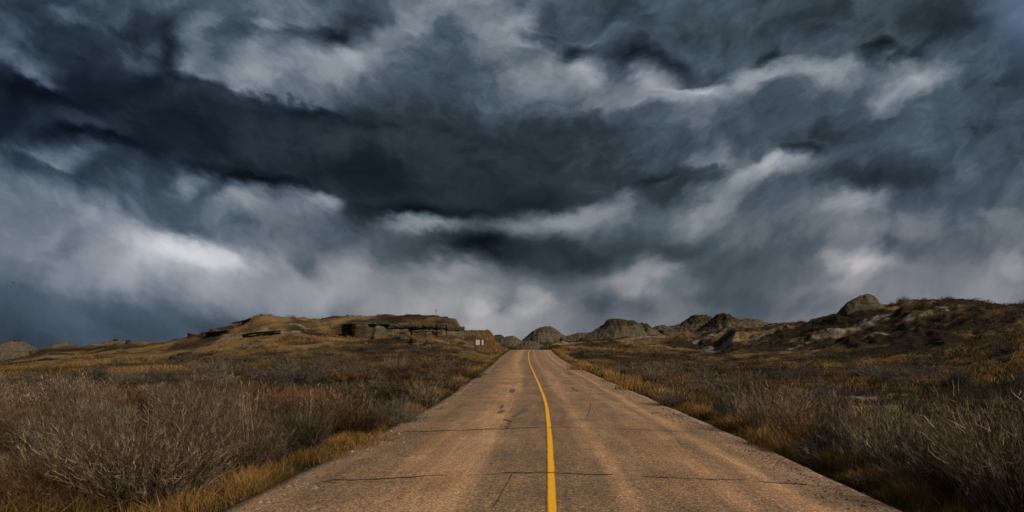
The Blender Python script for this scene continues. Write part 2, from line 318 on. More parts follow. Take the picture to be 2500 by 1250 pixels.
def ground_z(x, y):
    x = np.asarray(x, float); y = np.asarray(y, float)
    z = terrain0(x, y)
    t = road_t(x, y); at = np.abs(t)
    off = sm(4.5, 9, at)
    hill = sm(.4, 3.0, np.abs(z))*off
    near = off*(1-sm(20, 60, y))
    z = z+(fbm(x*.9, y*.9, 4, 3)-.5)*.22*off+(fbm(x*.16, y*.16, 4, 5)-.5)*(.25*off+1.0*hill*sm(40, 90, y))
    # rills and gullies running down the slopes
    g = ridged(x*.22+.10*y, y*.055-.02*x, 4, 11)
    z = z-(g-.45)*1.0*hill*sm(45, 85, y)*np.where(x > 0, 1.25, .6)
    z = z+(fbm(x*.55, y*.55, 3, 23)-.5)*.5*hill*sm(40, 80, y)
    rough = hill*sm(45, 70, y)*(x > 0)
    z = z+((ridged(x*.42-.12*y, y*.16, 3, 27)-.5)*.75+(fbm(x*1.4, y*.9, 3, 29)-.5)*.55)*rough
    bed = road_z(np.clip(y, -40, 180))-.065-.02*sm(3.3, 5.5, at)
    k = np.where(t > 0, sm(4.7, 8.5, at), sm(3.9, 7.6, at))
    out = bed*(1-k)+z*k
    return np.where((y > 172), z, out)

# clay exposures: (photo column, photo row, distance, half width m, half depth m)
CLAY = [(610,808,95,4.5,2.5),(560,818,97,3,2),(690,800,95,4,2),(745,800,102,3,2.5),(1730,815,178,6,5),(1755,845,150,3,10),(1770,838,135,4,9),(1840,818,128,6,4),(1735,852,150,3,5),
        (2090,800,98,5,3),(2040,803,98,5,3),(2060,795,100,4,2),(2280,773,88,3.2,2.5),(2110,785,100,5,2),(2200,995,24,2.6,1.6),(2330,1060,17,1.3,1.0),(2150,950,29,3,1.5),(2260,1020,20,1.2,1),
        (1480,826,200,14,8),(1580,812,205,10,10),(1400,835,190,8,12),(2350,1000,23,1.6,1.2),(1880,835,112,4,2),(1960,850,96,3,1.5),(2140,838,84,2.5,1.2),(2390,800,70,2.2,1.2),(2215,820,82,2,1),(2020,860,86,2.2,1)]
def clay_mask(x, y):
    c = np.zeros_like(x)
    for px, py, d, rx, ry in CLAY:
        cx = (px-CX)/F*d
        c = np.maximum(c, 1.35-np.sqrt(((x-cx)/rx)**2+((y-d)/ry)**2))
    n = fbm(x*.8, y*.8, 4, 31)-.5
    n3 = fbm(x*2.6, y*1.6, 3, 33)-.5; near = 1-sm(30, 50, y)
    return np.clip(sm(.35, .8, np.where(c > 0, c*.85, -1)+n*1.7+n3*1.8*near-.10*near), 0, 1)

GOLD = [(645,105,5,3.5,.8),(600,92,7,2.5,.5),(520,86,9,2.5,.6),(430,82,9,3,.5),(730,80,7,2,.5),(800,117,6,3,.6),(795,92,7,2,.6),(1165,120,5,6,.7),(1225,122,3,12,.7),(1110,88,5,4,.5),(1050,98,8,2,.5),(300,66,16,3,.5),(120,70,16,4,.5),(1480,132,12,10,.5),(1380,130,5,8,.7),(1560,205,14,8,.6),(1880,132,9,5,.6),(2250,40,14,5,.6),(1950,27,2.4,1.2,.7),(2080,62,10,3,.5),(2330,47,8,3,.5),(700,38,7,2,.5),(1560,50,6,4,.4),(1750,95,9,4,.5),(1850,78,5,4,.4)]
def gold_mask(x, y):
    """how much of the ground is cured golden grass rather than dark sage litter"""
    ys = np.maximum(y, 1); u = x/ys
    n = fbm(x*.13, y*.06, 4, 41); n2 = fbm(x*.5, y*.25, 3, 43)
    left = .50*sm(40, 60, y)*(1-.35*sm(100, 120, y))*(1-sm(-.03, .0, u))
    right = .42*sm(26, 45, y)*sm(.0, .05, u)*(1-.75*sm(60, 80, y)*sm(.27, .40, u))
    apron = .35*sm(34, 44, y)*(1-sm(56, 66, y))*sm(.35, .5, u)
    for px, d, rx, ry, a in GOLD:
        left = left+a*sm(1.3, .3, np.sqrt(((x-(px-CX)/F*d)/rx)**2+((y-d)/ry)**2)+(n2-.5)*.8)
    return np.clip(left+right+apron+.10+(n-.5)*2.1+(n2-.5)*.9, 0, 1)

# ------------------------------------------------------------------ materials for ground and road
def principled(name):
    m = bpy.data.materials.new(name); m.use_nodes = True; N = NT(m.node_tree)
    o = N.n('ShaderNodeOutputMaterial'); b = N.n('ShaderNodeBsdfPrincipled'); N.l(b.outputs[0], o.inputs[0])
    b.inputs['Roughness'].default_value = .9; b.inputs['Specular IOR Level'].default_value = .15
    return m, N, b

def bump(N, b, h, strength, dist):
    nd = N.n('ShaderNodeBump'); nd.inputs['Strength'].default_value = strength; nd.inputs['Distance'].default_value = dist
    N.l(h, nd.inputs['Height']); N.l(nd.outputs[0], b.inputs['Normal'])

def mat_ground():
    m, N, b = principled('dry_prairie_ground')
    pos = N.n('ShaderNodeNewGeometry').outputs['Position']
    gold = N.attr('gold'); clay = N.attr('clay')
    n1 = N.noise(pos, 1.6, 6, .62); n2 = N.noise(N.vmath('MULTIPLY', pos, (1., .45, 1.)), 5.5, 6, .65); n3 = N.noise(pos, 26., 4, .7)
    g = N.math('ADD', gold, N.math('ADD', N.math('MULTIPLY', N.math('SUBTRACT', n1, .5), 1.1), N.math('MULTIPLY', N.math('SUBTRACT', n2, .5), .9)))
    base = N.ramp(g, [(.1, (.022, .015, .008)), (.35, (.044, .029, .015)), (.6, (.088, .055, .024)), (.9, (.165, .103, .043))])
    sp = N.ramp(n3, [(.3, .45), (.5, 1.), (.72, 1.7)])
    base = N.mix(.55, base, N.mix(1., base, sp, 'MULTIPLY'))
    cl = N.ramp(N.noise(N.vmath('MULTIPLY', pos, (1., 1., 3.)), 2.2, 6, .6), [(.3, (.11, .085, .055)), (.5, (.20, .16, .11)), (.7, (.32, .27, .20))])
    k = N.math('MULTIPLY', clay, N.ramp(n2, [(.36, 0.), (.52, 1.)]))
    N.l(N.mix(k, base, cl), b.inputs['Base Color'])
    bump(N, b, N.math('ADD', n2, N.math('MULTIPLY', n3, .4)), .9, .12)
    b.inputs['Specular IOR Level'].default_value = .05
    return m

def mat_road():
    m, N, b = principled('dusty_asphalt')
    rc = N.attr('rc', 'Vector'); sep = N.n('ShaderNodeSeparateXYZ'); N.l(rc, sep.inputs[0]); t, s = sep.outputs[0], sep.outputs[1]
    along = N.vmath('MULTIPLY', rc, (1., .10, 1.)); a2 = N.vmath('MULTIPLY', rc, (1., .035, 1.))
    wob = N.math('MULTIPLY', N.math('SUBTRACT', N.noise(a2, 1.1, 3, .5), .5), 1.5)
    tw = N.math('ADD', t, wob)
    # dust lies between the wheel paths
    tn = N.maprange(tw, -4., 4.)
    dust = N.ramp(tn, [(.06, .62), (.12, .30), (.17, .20), (.225, .35), (.29, .62), (.37, .85), (.425, .34), (.49, .22), (.545, .25), (.585, .72), (.625, .45), (.69, .35), (.745, .62), (.79, .35), (.825, .9), (.86, .5), (.92, .72)])
    streak = N.noise(along, 4.2, 6, .62); streak2 = N.noise(N.vmath('MULTIPLY', rc, (1., .03, 1.)), 16., 4, .6)
    patch = N.noise(rc, .55, 5, .6)
    k = N.math('ADD', dust, N.math('MULTIPLY', N.math('SUBTRACT', streak, .5), 1.1))
    k = N.math('ADD', k, N.math('MULTIPLY', N.math('SUBTRACT', streak2, .5), .5))
    k = N.math('ADD', k, N.math('MULTIPLY', N.math('SUBTRACT', patch, .5), 1.2), clamp=True)
    col = N.ramp(k, [(.0, (.135, .086, .048)), (.4, (.205, .125, .066)), (.72, (.315, .178, .090)), (1., (.42, .245, .13))])
    red = N.math('MULTIPLY', N.ramp(N.noise(N.vmath('MULTIPLY', rc, (1., .35, 1.)), .8, 5, .6), [(.52, 0.), (.68, 1.)]), .5)
    col = N.mix(red, col, (.29, .135, .052))
    # exposed stone chips
    vo = N.n('ShaderNodeTexVoronoi'); N.l(rc, vo.inputs['Vector']); vo.inputs['Scale'].default_value = 52.
    vs = N.n('ShaderNodeSeparateColor'); N.l(vo.outputs['Color'], vs.inputs[0])
    chips = N.ramp(vs.outputs[0], [(.0, (.30, .29, .28)), (.3, (.62, .61, .6)), (.6, (1.0, 1., 1.)), (.85, (1.5, 1.45, 1.35)), (1., (2.5, 2.4, 2.2))])
    amt = N.math('SUBTRACT', .95, N.math('MULTIPLY', k, .45))
    col = N.mix(amt, col, N.mix(1., col, chips, 'MULTIPLY'))
    grit = N.noise(rc, 42., 5, .75)
    col = N.mix(.85, col, N.mix(1., col, N.ramp(grit, [(.3, .55), (.5, 1.), (.7, 1.5)]), 'MULTIPLY'))
    # gravelly margins
    edge = N.math('ADD', N.maprange(N.math('ABSOLUTE', t), 2.75, 3.4), N.math('MULTIPLY', N.math('SUBTRACT', N.noise(along, 3., 5, .7), .5), .9), clamp=True)
    vo2 = N.n('ShaderNodeTexVoronoi'); N.l(rc, vo2.inputs['Vector']); vo2.inputs['Scale'].default_value = 38.
    v2 = N.n('ShaderNodeSeparateColor'); N.l(vo2.outputs['Color'], v2.inputs[0])
    grav = N.ramp(v2.outputs[1], [(0., (.07, .04, .024)), (.4, (.17, .10, .058)), (.75, (.27, .165, .10)), (.93, (.36, .25, .17)), (1., (.5, .4, .3))])
    col = N.mix(N.math('MULTIPLY', edge, .8), col, grav)
    N.l(col, b.inputs['Base Color'])
    h = N.math('ADD', N.math('MULTIPLY', vo.outputs['Distance'], -.8), N.math('ADD', grit, N.math('MULTIPLY', vo2.outputs['Distance'], N.math('MULTIPLY', edge, -2.))))
    bump(N, b, h, .55, .012)
    b.inputs['Roughness'].default_value = .85; b.inputs['Specular IOR Level'].default_value = .25
    return m

def mat_line():
    m, N, b = principled('yellow_road_paint')
    rc = N.attr('rc', 'Vector')
    wear = N.noise(rc, 38., 6, .75); sc = N.noise(N.vmath('MULTIPLY', rc, (1., .05, 1.)), 30., 4, .6)
    sep = N.n('ShaderNodeSeparateXYZ'); N.l(rc, sep.inputs[0])
    e = N.maprange(N.math('ABSOLUTE', sep.outputs[2]), .5, 1., 0., .26)
    k = N.ramp(N.math('ADD', N.math('MULTIPLY', N.math('ADD', wear, sc), .5), e), [(.545, 0.), (.64, 1.)])
    y = N.ramp(N.noise(rc, 7., 5, .6), [(.3, (.74, .33, .003)), (.7, (.90, .43, .006))])
    N.l(N.mix(k, y, (.16, .10, .06)), b.inputs['Base Color'])
    bump(N, b, wear, .3, .005); b.inputs['Roughness'].default_value = .7
    return m

def mat_tar():
    m, N, b = principled('crack_sealant')
    pos = N.n('ShaderNodeNewGeometry').outputs['Position']
    N.l(N.ramp(N.noise(pos, 12., 5, .7), [(.3, (.035, .028, .022)), (.5, (.075, .056, .040)), (.7, (.17, .115, .07))]), b.inputs['Base Color'])
    b.inputs['Roughness'].default_value = .75
    return m

# ------------------------------------------------------------------ ground sheet
def build_ground():
    th = np.concatenate([np.linspace(-180, -52, 60, endpoint=False), np.linspace(-52, -40, 40, endpoint=False), np.linspace(-40, 40, 760, endpoint=False),
                         np.linspace(40, 52, 40, endpoint=False), np.linspace(52, 180, 60, endpoint=False)])*math.pi/180
    r = np.concatenate([[0.05, .6, 1.5, 2.5, 3.5], np.exp(np.linspace(math.log(4.2), math.log(260), 560)), np.exp(np.linspace(math.log(266), math.log(2500), 50)), [4000, 8000]])
    R, T = np.meshgrid(r, th, indexing='ij')
    X = R*np.sin(T); Y = R*np.cos(T)
    Z = ground_z(X, Y)
    far = sm(900, 2500, R); Z = Z*(1-far)-6*far
    Z = np.where(Y < 2, np.minimum(Z, .0+Z*0)+(fbm(X*.2, Y*.2, 3, 2)-.5)*.1*sm(5, 9, np.abs(road_t(X, Y))), Z)
    o = grid_mesh('ground', np.stack([X, Y, Z], -1), mat_ground(), wrap=True, smooth=True,
                  attrs={'gold': gold_mask(X, Y).ravel(), 'clay': clay_mask(X, Y).ravel()})
    return tag(o, 'dry golden brown badland prairie with sage flats and low hills', None, None, 'structure')
ground = build_ground()

# ------------------------------------------------------------------ road with its markings
def road_pt(t, s, lift=0.):
    t, s = np.broadcast_arrays(np.asarray(t, float), np.asarray(s, float))
    dx = road_x(s+.5)-road_x(s-.5); n = np.sqrt(1+dx*dx)
    return np.stack([road_x(s)+t/n, s-t*dx/n, road_z(s)+.035*(1-(t/3.5)**2)+lift], -1)

def build_road():
    s = np.concatenate([np.arange(-36, 3, 1.), np.arange(3, 40, .2), np.arange(40, 178, .6)])
    tt = np.concatenate([[-3.38, -3.36, -3.2, -3.0], np.linspace(-2.7, 2.9, 21), [3.2, 3.4, 3.56, 3.58]])
    S, Tt = np.meshgrid(s, tt, indexing='ij')
    wl = (fbm(S*1.3, S*0+4, 4, 51)-.5)*.5+(fbm(S*.25, S*0+9, 3, 52)-.5)*.5; wr = (fbm(S*1.3, S*0+14, 4, 53)-.5)*.5+(fbm(S*.25, S*0+19, 3, 54)-.5)*.5
    Tt = Tt+np.where(Tt < -2.9, wl*.22*sm(-2.7, -3.3, Tt), 0)+np.where(Tt > 3.0, wr*.2*sm(2.9, 3.5, Tt), 0)
    Pp = road_pt(Tt, S)
    Pp[..., 2] += (fbm(Tt*.7, S*.3, 3, 57)-.5)*.02
    Pp[:, 0, 2] -= .16; Pp[:, -1, 2] -= .16
    rc = np.stack([Tt, S, Tt*0], -1).reshape(-1, 3)
    o = grid_mesh('road', Pp, mat_road(), smooth=True, attrs={'rc': rc})
    tag(o, 'two lane asphalt road dusted with tan grit climbing to a crest', None, None, 'structure')
    # centre line
    s2 = np.concatenate([np.arange(-36, 3, 1.), np.arange(3, 40, .2), np.arange(40, 160, .6)])
    q = np.linspace(-1, 1, 5); S2, Q = np.meshgrid(s2, q, indexing='ij')
    w = .062*(1+.06*(fbm(S2*6, Q*0+2, 3, 61)-.5))
    Tl = Q*w+(fbm(S2*5, np.sign(Q)*3, 3, 62)-.5)*.012
    Pl = road_pt(Tl, S2, .005+(0)); Pl[..., 2] += (fbm(Tl*.7, S2*.3, 3, 57)-.5)*.02
    grid_mesh('centre_line', Pl, mat_line(), parent=o, attrs={'rc': np.stack([Tl, S2, Q], -1).reshape(-1, 3)})
    # sealed cross cracks and patched scars
    tar = mat_tar(); old = mat_tar(); old.name = 'old_patch'
    old.node_tree.nodes['Color Ramp'].color_ramp.elements[0].color = (.075, .060, .048, 1); old.node_tree.nodes['Color Ramp'].color_ramp.elements[1].color = (.11, .082, .058, 1)
    def strip(t0, s0, t1, s1, width, seed, wob=.12, n=60, name='crack_seal'):
        a = np.linspace(0, 1, n); q = np.array([-1, 0, 1.])
        A, Q = np.meshgrid(a, q, indexing='ij')
        tt_ = t0+(t1-t0)*A; ss = s0+(s1-s0)*A+(fbm(A*7+seed, A*0, 4, seed)-.5)*wob*2
        L = math.hypot(t1-t0, s1-s0); nx, ny = -(s1-s0)/L, (t1-t0)/L
        ww = width*.38*(.45+1.1*fbm(A*9, A*0+seed*3.1, 3, seed+5))*np.minimum(1, np.minimum(A, 1-A)*14+.25)
        tt_ = tt_+nx*ww*Q; ss = ss+ny*ww*Q
        Pc = road_pt(tt_, ss, .009); Pc[..., 2] += (fbm(tt_*.7, ss*.3, 3, 57)-.5)*.02
        grid_mesh(name, Pc, old if name == 'tar_patch' else tar, parent=o)
    k = [0]
    def c(px0, px1, s0, s1=None, w=.045, wob=.08):
        k[0] += 1; s1 = s1 or s0
        t0 = (px0-CX)/F*s0-road_x(s0); t1 = (px1-CX)/F*s1-road_x(s1)
        strip(float(t0), s0, float(t1), s1, w, 70+k[0]*7, wob)
    c(775, 1095, 8.35, 8.75, .05); c(1222, 1330, 8.95, 9.0, .055, .05); c(1325, 1500, 8.95, 8.85, .05, .04); c(1565, 1815, 8.75, 8.65, .045); c(1850, 1960, 8.55, 8.5, .04)
    c(962, 1330, 13.55, 14.2, .085, .12); c(1330, 1480, 14.25, 14.15, .05); c(1480, 1740, 14.1, 13.7, .04, .1)
    c(1090, 1330, 24.3, 25.0, .09, .2); c(1330, 1440, 25.0, 24.8, .05, .2)
    c(1150, 1290, 32.5, 33.2, .12, .3); c(1320, 1420, 33.2, 33, .08, .2); c(1175, 1300, 41.5, 42, .13, .3); c(1180, 1270, 52, 52.4, .15, .3)
    # hairline cracks: full width ones, and wandering lengthwise ones in the wheel paths
    for (t0, s0, t1, s1, w, wob) in [(-3.1, 8.2, -1.9, 8.3, .016, .1), (-1.1, 8.75, -.05, 8.95, .018, .06), (1.3, 8.85, 1.75, 8.78, .014, .05), (2.55, 8.6, 3.2, 8.45, .02, .06), (1.9, 13.9, 3.3, 13.3, .018, .12),
            (-2.4, 10.2, -1.5, 10.9, .012, .15), (-1.5, 10.9, -1.3, 12.6, .010, .2), (.95, 16.5, 1.35, 20.5, .016, .25), (1.35, 20.5, 1.2, 24, .016, .3), (1.9, 18.6, 2.6, 19.0, .014, .15), (-2.9, 17.0, -.2, 17.6, .014, .2),
            (-3., 20.4, .1, 20.8, .02, .25), (.2, 29, 3.2, 28.4, .03, .3), (-3., 37, .1, 37.4, .03, .3), (-2.9, 28.6, -.1, 28.9, .025, .3), (2.2, 11.3, 2.35, 12.8, .010, .12), (-.6, 6.9, -.5, 8.9, .010, .1)]:
        k[0] += 1; strip(t0, s0, t1, s1, w, 70+k[0]*7, wob, 50)
    for (px0, y0, px1, y1, w) in [(1253, 1017, 1287, 997, .20), (1232, 1023, 1252, 1029, .16), (1238, 1044, 1246, 1030, .12), (1219, 1008, 1229, 1000, .17), (1222, 998, 1228, 987, .1), (1250, 958, 1252, 950, .3),
                                  (1395, 946, 1412, 955, .14), (1385, 915, 1400, 920, .2)]:
        d0 = 1.63*F/(y0-HY); d1 = 1.63*F/(y1-HY); k[0] += 1
        strip(float((px0-CX)/F*d0-road_x(d0)), d0, float((px1-CX)/F*d1-road_x(d1)), d1, w, 90+k[0]*5, .03, 16, 'tar_patch')
    return o
road = build_road()

# ------------------------------------------------------------------ badland hills, outcrops, signs
def mat_badland():
    m, N, b = principled('banded_badland_clay')
    pos = N.n('ShaderNodeNewGeometry').outputs['Position']; nor = N.n('ShaderNodeNewGeometry').outputs['Normal']
    tone = N.attr('tone'); cap = N.attr('cap')
    sp = N.n('ShaderNodeSeparateXYZ'); N.l(pos, sp.inputs[0]); sn = N.n('ShaderNodeSeparateXYZ'); N.l(nor, sn.inputs[0])
    wob = N.noise(pos, .35, 4, .5)
    zz = N.combine(0., 0., N.math('ADD', sp.outputs[2], N.math('MULTIPLY', wob, 1.3)))
    band = N.noise(zz, 1.1, 5, .75)
    col = N.ramp(band, [(.30, (.018, .013, .008)), (.42, (.052, .038, .022)), (.5, (.092, .071, .044)), (.56, (.030, .022, .014)), (.7, (.115, .091, .06))])
    pale = N.ramp(N.noise(pos, 1.4, 6, .65), [(.3, (.045, .034, .019)), (.5, (.095, .073, .045)), (.75, (.185, .148, .10))])
    col = N.mix(tone, col, pale)
    grass = N.ramp(N.noise(pos, 2.1, 6, .7), [(.3, (.018, .012, .007)), (.55, (.042, .026, .012)), (.75, (.085, .052, .020))])
    k = N.math('ADD', cap, N.math('MULTIPLY', N.math('SUBTRACT', N.noise(pos, .7, 5, .6), .5), .9), clamp=True)
    k = N.ramp(k, [(.4, 0.), (.6, 1.)])
    rill = N.noise(N.vmath('MULTIPLY', pos, (1., 1., .12)), 1.1, 5, .65)
    col = N.mix(.8, col, N.mix(1., col, N.ramp(rill, [(.34, .42), (.5, .95), (.68, 1.35)]), 'MULTIPLY'))
    N.l(N.mix(k, col, grass), b.inputs['Base Color'])
    bump(N, b, N.math('ADD', N.noise(pos, 3.2, 6, .7), N.math('MULTIPLY', band, .5)), .8, .35)
    return m

def mat_sandstone():
    m, N, b = principled('weathered_sandstone')
    pos = N.n('ShaderNodeNewGeometry').outputs['Position']
    tone = N.attr('tone')
    st = N.noise(N.vmath('MULTIPLY', pos, (.35, .35, 2.6)), 1.5, 6, .6)
    col = N.ramp(N.math('ADD', N.math('MULTIPLY', st, .7), N.math('MULTIPLY', tone, .42)), [(.2, (.012, .009, .006)), (.4, (.032, .024, .014)), (.6, (.078, .057, .033)), (.85, (.17, .125, .072))])
    lich = N.ramp(N.noise(pos, 3.1, 5, .6), [(.66, 0.), (.72, 1.)])
    col = N.mix(N.math('MULTIPLY', lich, N.attr('lichen')), col, (.42, .40, .34))
    N.l(col, b.inputs['Base Color'])
    bump(N, b, N.math('ADD', N.noise(pos, 5., 6, .7), N.math('MULTIPLY', st, 1.)), .9, .12)
    return m
BAD = mat_badland(); SAND = mat_sandstone()

def mound(name, sil, d, depth, py0, tone=0., cap=0., label='', kind='structure', cat=None, rough=.06, power=2.2, group=None, capband=None, front=1., nz=64, gul=.5, strata=1.):
    """a hill body: ridge outline (photo column,row) at distance d, falling to the front and back; py0 = row of its foot"""
    xs = np.array([(p[0]-CX)/F*d for p in sil]); zs = np.array([CAMZ+(HY-p[1])/F*d for p in sil])
    zb = CAMZ+(HY-py0)/F*d
    H = zs.max()-zb; W = xs[-1]-xs[0]
    nx = max(50, int(W/ max(H, 1)*14)); nx = min(nx*3//2, 200)
    X = np.linspace(xs[0]-.04*W, xs[-1]+.04*W, nx); Zr = np.interp(X, xs, zs)-zb
    Zr = Zr*sm(xs[0]-.04*W, xs[0]+.01*W, X)*sm(xs[-1]+.04*W, xs[-1]-.01*W, X)
    sgn = np.linspace(-1, 1, nz)
    Xg, Sg = np.meshgrid(X, sgn, indexing='xy')
    hf = np.maximum(Zr, .02*H)/H
    wid = depth*(.35+.65*np.sqrt(hf))
    Yg = d+np.where(Sg < 0, Sg*wid*front, Sg*wid)
    prof = np.clip(1-np.abs(Sg)**power, 0, 1)
    Zg = zb+Zr*prof
    sc = 6./max(H, 2.)
    side = np.minimum(1, np.abs(Sg)*2.5)*(1-np.abs(Sg)**6)
    Zg = Zg-(ridged(Xg*sc*.9+3, Yg*sc*.12, 3, 71)-.3)*H*.16*gul*side*np.sqrt(hf)
    Zg = Zg+(fbm(Xg*sc*1.3, Yg*sc*1.3, 4, 73)-.5)*H*rough*2
    st = (Zg-zb)/H*11+(fbm(Xg*sc*.5, Yg*sc*.5, 3, 79)-.5)*1.6; st = st-np.floor(st)
    Zg = Zg+(st**3-st+.25)*H/11*.9*strata*np.minimum(1, np.abs(Sg)*3)*(np.abs(Sg) < .93)
    Zg = np.where(np.abs(Sg) > .97, Zg-1.5, Zg)
    hh = np.clip((Zg-zb)/H, 0, 1.2)
    cp = np.full(Zg.shape, cap)
    if capband is not None: cp = np.clip(cp+.92*sm(capband-.17, capband+.17, hh+(fbm(Xg*sc*.6, Yg*sc*.6, 3, 77)-.5)*.35), 0, 1)
    o = grid_mesh(name, np.stack([Xg, Yg, Zg], -1), BAD, smooth=True, attrs={'tone': np.full(Zg.size, tone), 'cap': cp.ravel()})
    return tag(o, label, cat, group, kind)

mound('hill', [(1268,836),(1285,822),(1300,809),(1318,800),(1330,797),(1345,798),(1355,803),(1368,814),(1382,822),(1400,830)], 430, 24, 838, .05, 0, 'broad banded grey brown dome hill beyond the road crest', power=2.6, gul=.6, rough=.05)
mound('hill', [(1292,834),(1300,821),(1312,812),(1325,811),(1338,813),(1346,822),(1352,834)], 330, 11, 838, .5, 0, 'pale grey rounded clay dome in front of the banded dome', power=2.8, gul=.5)
mound('hill', [(1212,836),(1224,827),(1238,822),(1252,820),(1262,825),(1276,834)], 230, 10, 843, .5, .12, 'pale eroded clay mound where the road goes over the crest', gul=1.1, rough=.12)
mound('hill', [(1258,846),(1275,837),(1292,832),(1308,835),(1322,842),(1332,847)], 185, 6, 850, .5, .18, 'low pale broken clay bank just behind the road crest', gul=1.2, rough=.16)
mound('hill', [(1195,827),(1210,818),(1222,817),(1236,826),(1252,825),(1268,830),(1300,836)], 320, 14, 842, .1, .75, 'low dark grassy ridge behind the pale clay mound', gul=.4)
mound('hill', [(1368,824),(1390,819),(1410,813),(1430,812),(1450,812),(1480,820),(1500,830)], 380, 16, 838, .35, .35, 'low dark topped ridge between the dome and the flat topped butte', gul=.8)
mound('butte', [(1418,826),(1445,811),(1462,801),(1475,790),(1484,781),(1495,779),(1515,779),(1530,782),(1543,782),(1556,790),(1572,789),(1582,796),(1596,805),(1612,816)], 350, 26, 834, .32, 0, 'flat topped butte with dark cap and pale lower slopes', kind='structure', capband=.62, power=2.4, gul=1.1, rough=.07)
mound('hill', [(1586,805),(1602,796),(1618,793),(1630,797),(1640,795),(1660,802),(1690,808)], 460, 22, 816, .25, .3, 'far small twin knolls between two buttes', gul=.8)
mound('butte', [(1610,806),(1640,800),(1662,790),(1680,777),(1690,771),(1706,769),(1720,769),(1728,773),(1742,778),(1760,790),(1778,806)], 395, 24, 818, .22, 0, 'dark reddish butte with steep broken crown beside the pointed peak', capband=.52, gul=1.3, rough=.10)
mound('butte', [(1712,806),(1735,784),(1750,769),(1765,764),(1776,766),(1790,776),(1808,787),(1826,797),(1850,806)], 370, 24, 820, .4, 0, 'pointed peak with dark brown top over a pale clay skirt', capband=.5, gul=1.2, rough=.09)
mound('hill', [(1780,790),(1805,781),(1825,777),(1845,779),(1865,787),(1900,793),(1935,797)], 480, 24, 812, .3, .25, 'distant low grey hill behind the pointed peak', gul=.6)
mound('butte', [(-60,862),(-20,858),(0,853),(14,846),(26,839),(30,833),(44,832),(50,836),(66,843),(71,853),(80,862)], 300, 14, 876, .5, 0, 'pale eroded butte with small dark cap at the far left skyline', capband=1.0, gul=.7, rough=.07)
mound('hill', [(-80,862),(-20,857),(0,856),(40,857),(60,858),(72,862),(82,872)], 255, 9, 888, .6, 0, 'pale fluted clay bench at the foot of the far left butte', gul=1.4, power=4)
mound('hill', [(96,856),(112,849),(125,846),(140,841),(150,836),(163,836),(170,842),(190,845),(215,850)], 260, 10, 858, .45, .35, 'low dark knoll with a small pale tip on the left skyline', gul=.5)
mound('hill', [(252,846),(262,837),(271,829),(280,830),(294,831),(304,833),(318,835),(330,842)], 250, 8, 850, .62, 0, 'small pale clay peak behind the grassy left ridge', gul=.7)

# hump of pale stone on the right-hand hill
mound('sandstone_hump', [(2052,768),(2054,757),(2062,746),(2075,735),(2092,726),(2108,719),(2120,718),(2129,721),(2136,730),(2139,738),(2146,743),(2154,748),(2168,750),(2186,752)], 111, 2.6, 771, .22, .12,
      'humped pale sandstone knob rising from the crest of the right-hand hill', kind='thing', cat='rock', power=3.0, gul=.45, rough=.05, nz=72, strata=.5)

def rock(name, ring, z0, z1, tone=.4, lichen=0., taper=.06, cap_over=0., seed=1, n=72, rows=22, amp=.10, parent=None, tilt=(0, 0)):
    """rock body from a plan polygon, sides bulging and cracked, top closed"""
    ring = np.array(ring, float); c = ring.mean(0)
    seg = np.roll(ring, -1, 0)-ring; L = np.hypot(*seg.T); cum = np.concatenate([[0], np.cumsum(L)])
    q = np.linspace(0, cum[-1], n, endpoint=False); i = np.clip(np.searchsorted(cum, q, side='right')-1, 0, len(ring)-1)
    pl = ring[i]+seg[i]*((q-cum[i])/L[i])[:, None]
    v = np.linspace(0, 1, rows)
    V, K = np.meshgrid(v, np.arange(n), indexing='ij')
    px = pl[K, 0]; py = pl[K, 1]
    s = 1-taper*V+.05*np.sin(V*3.14)-(V > .93)*(V-.93)*2.0
    if cap_over: s = s+cap_over*sm(.74, .80, V)
    zz = z0+(z1-z0)*V
    nn = fbm(px*1.3+seed*3+zz*.2, py*1.3+zz*1.8, 4, seed)-.5; lay = fbm(zz*3.5, zz*0+seed, 3, seed+3)-.5
    ang = np.arctan2(py-c[1], px-c[0])
    X = c[0]+(px-c[0])*s+np.cos(ang)*(nn*amp*3+lay*amp*1.5); Y = c[1]+(py-c[1])*s+np.sin(ang)*(nn*amp*3+lay*amp*1.5)
    Z = zz+(fbm(px*.9, py*.9, 3, seed+9)-.5)*.35*V+tilt[0]*(px-c[0])*V+tilt[1]*(py-c[1])*V
    Pq = np.stack([X, Y, Z], -1)
    tops = [Pq[-1]*(1-f)+np.array([[Pq[-1, :, 0].mean(), Pq[-1, :, 1].mean(), Pq[-1, :, 2].mean()+.05]])*f for f in (.25, .6, .97)]
    Pq = np.concatenate([Pq, np.stack(tops)], 0)
    o = grid_mesh(name, Pq, SAND, wrap=True, smooth=True, parent=parent, attrs={'tone': np.full(Pq.shape[0]*n, tone), 'lichen': np.full(Pq.shape[0]*n, lichen)})
    return o

def wx(px, d): return (px-CX)/F*d
def wz(py, d): return CAMZ+(HY-py)/F*d

def empty(name, loc, label, cat, group=None):
    o = bpy.data.objects.new(name, None); COL.objects.link(o); o.location = loc; o.empty_display_size = .3
    return tag(o, label, cat, group)

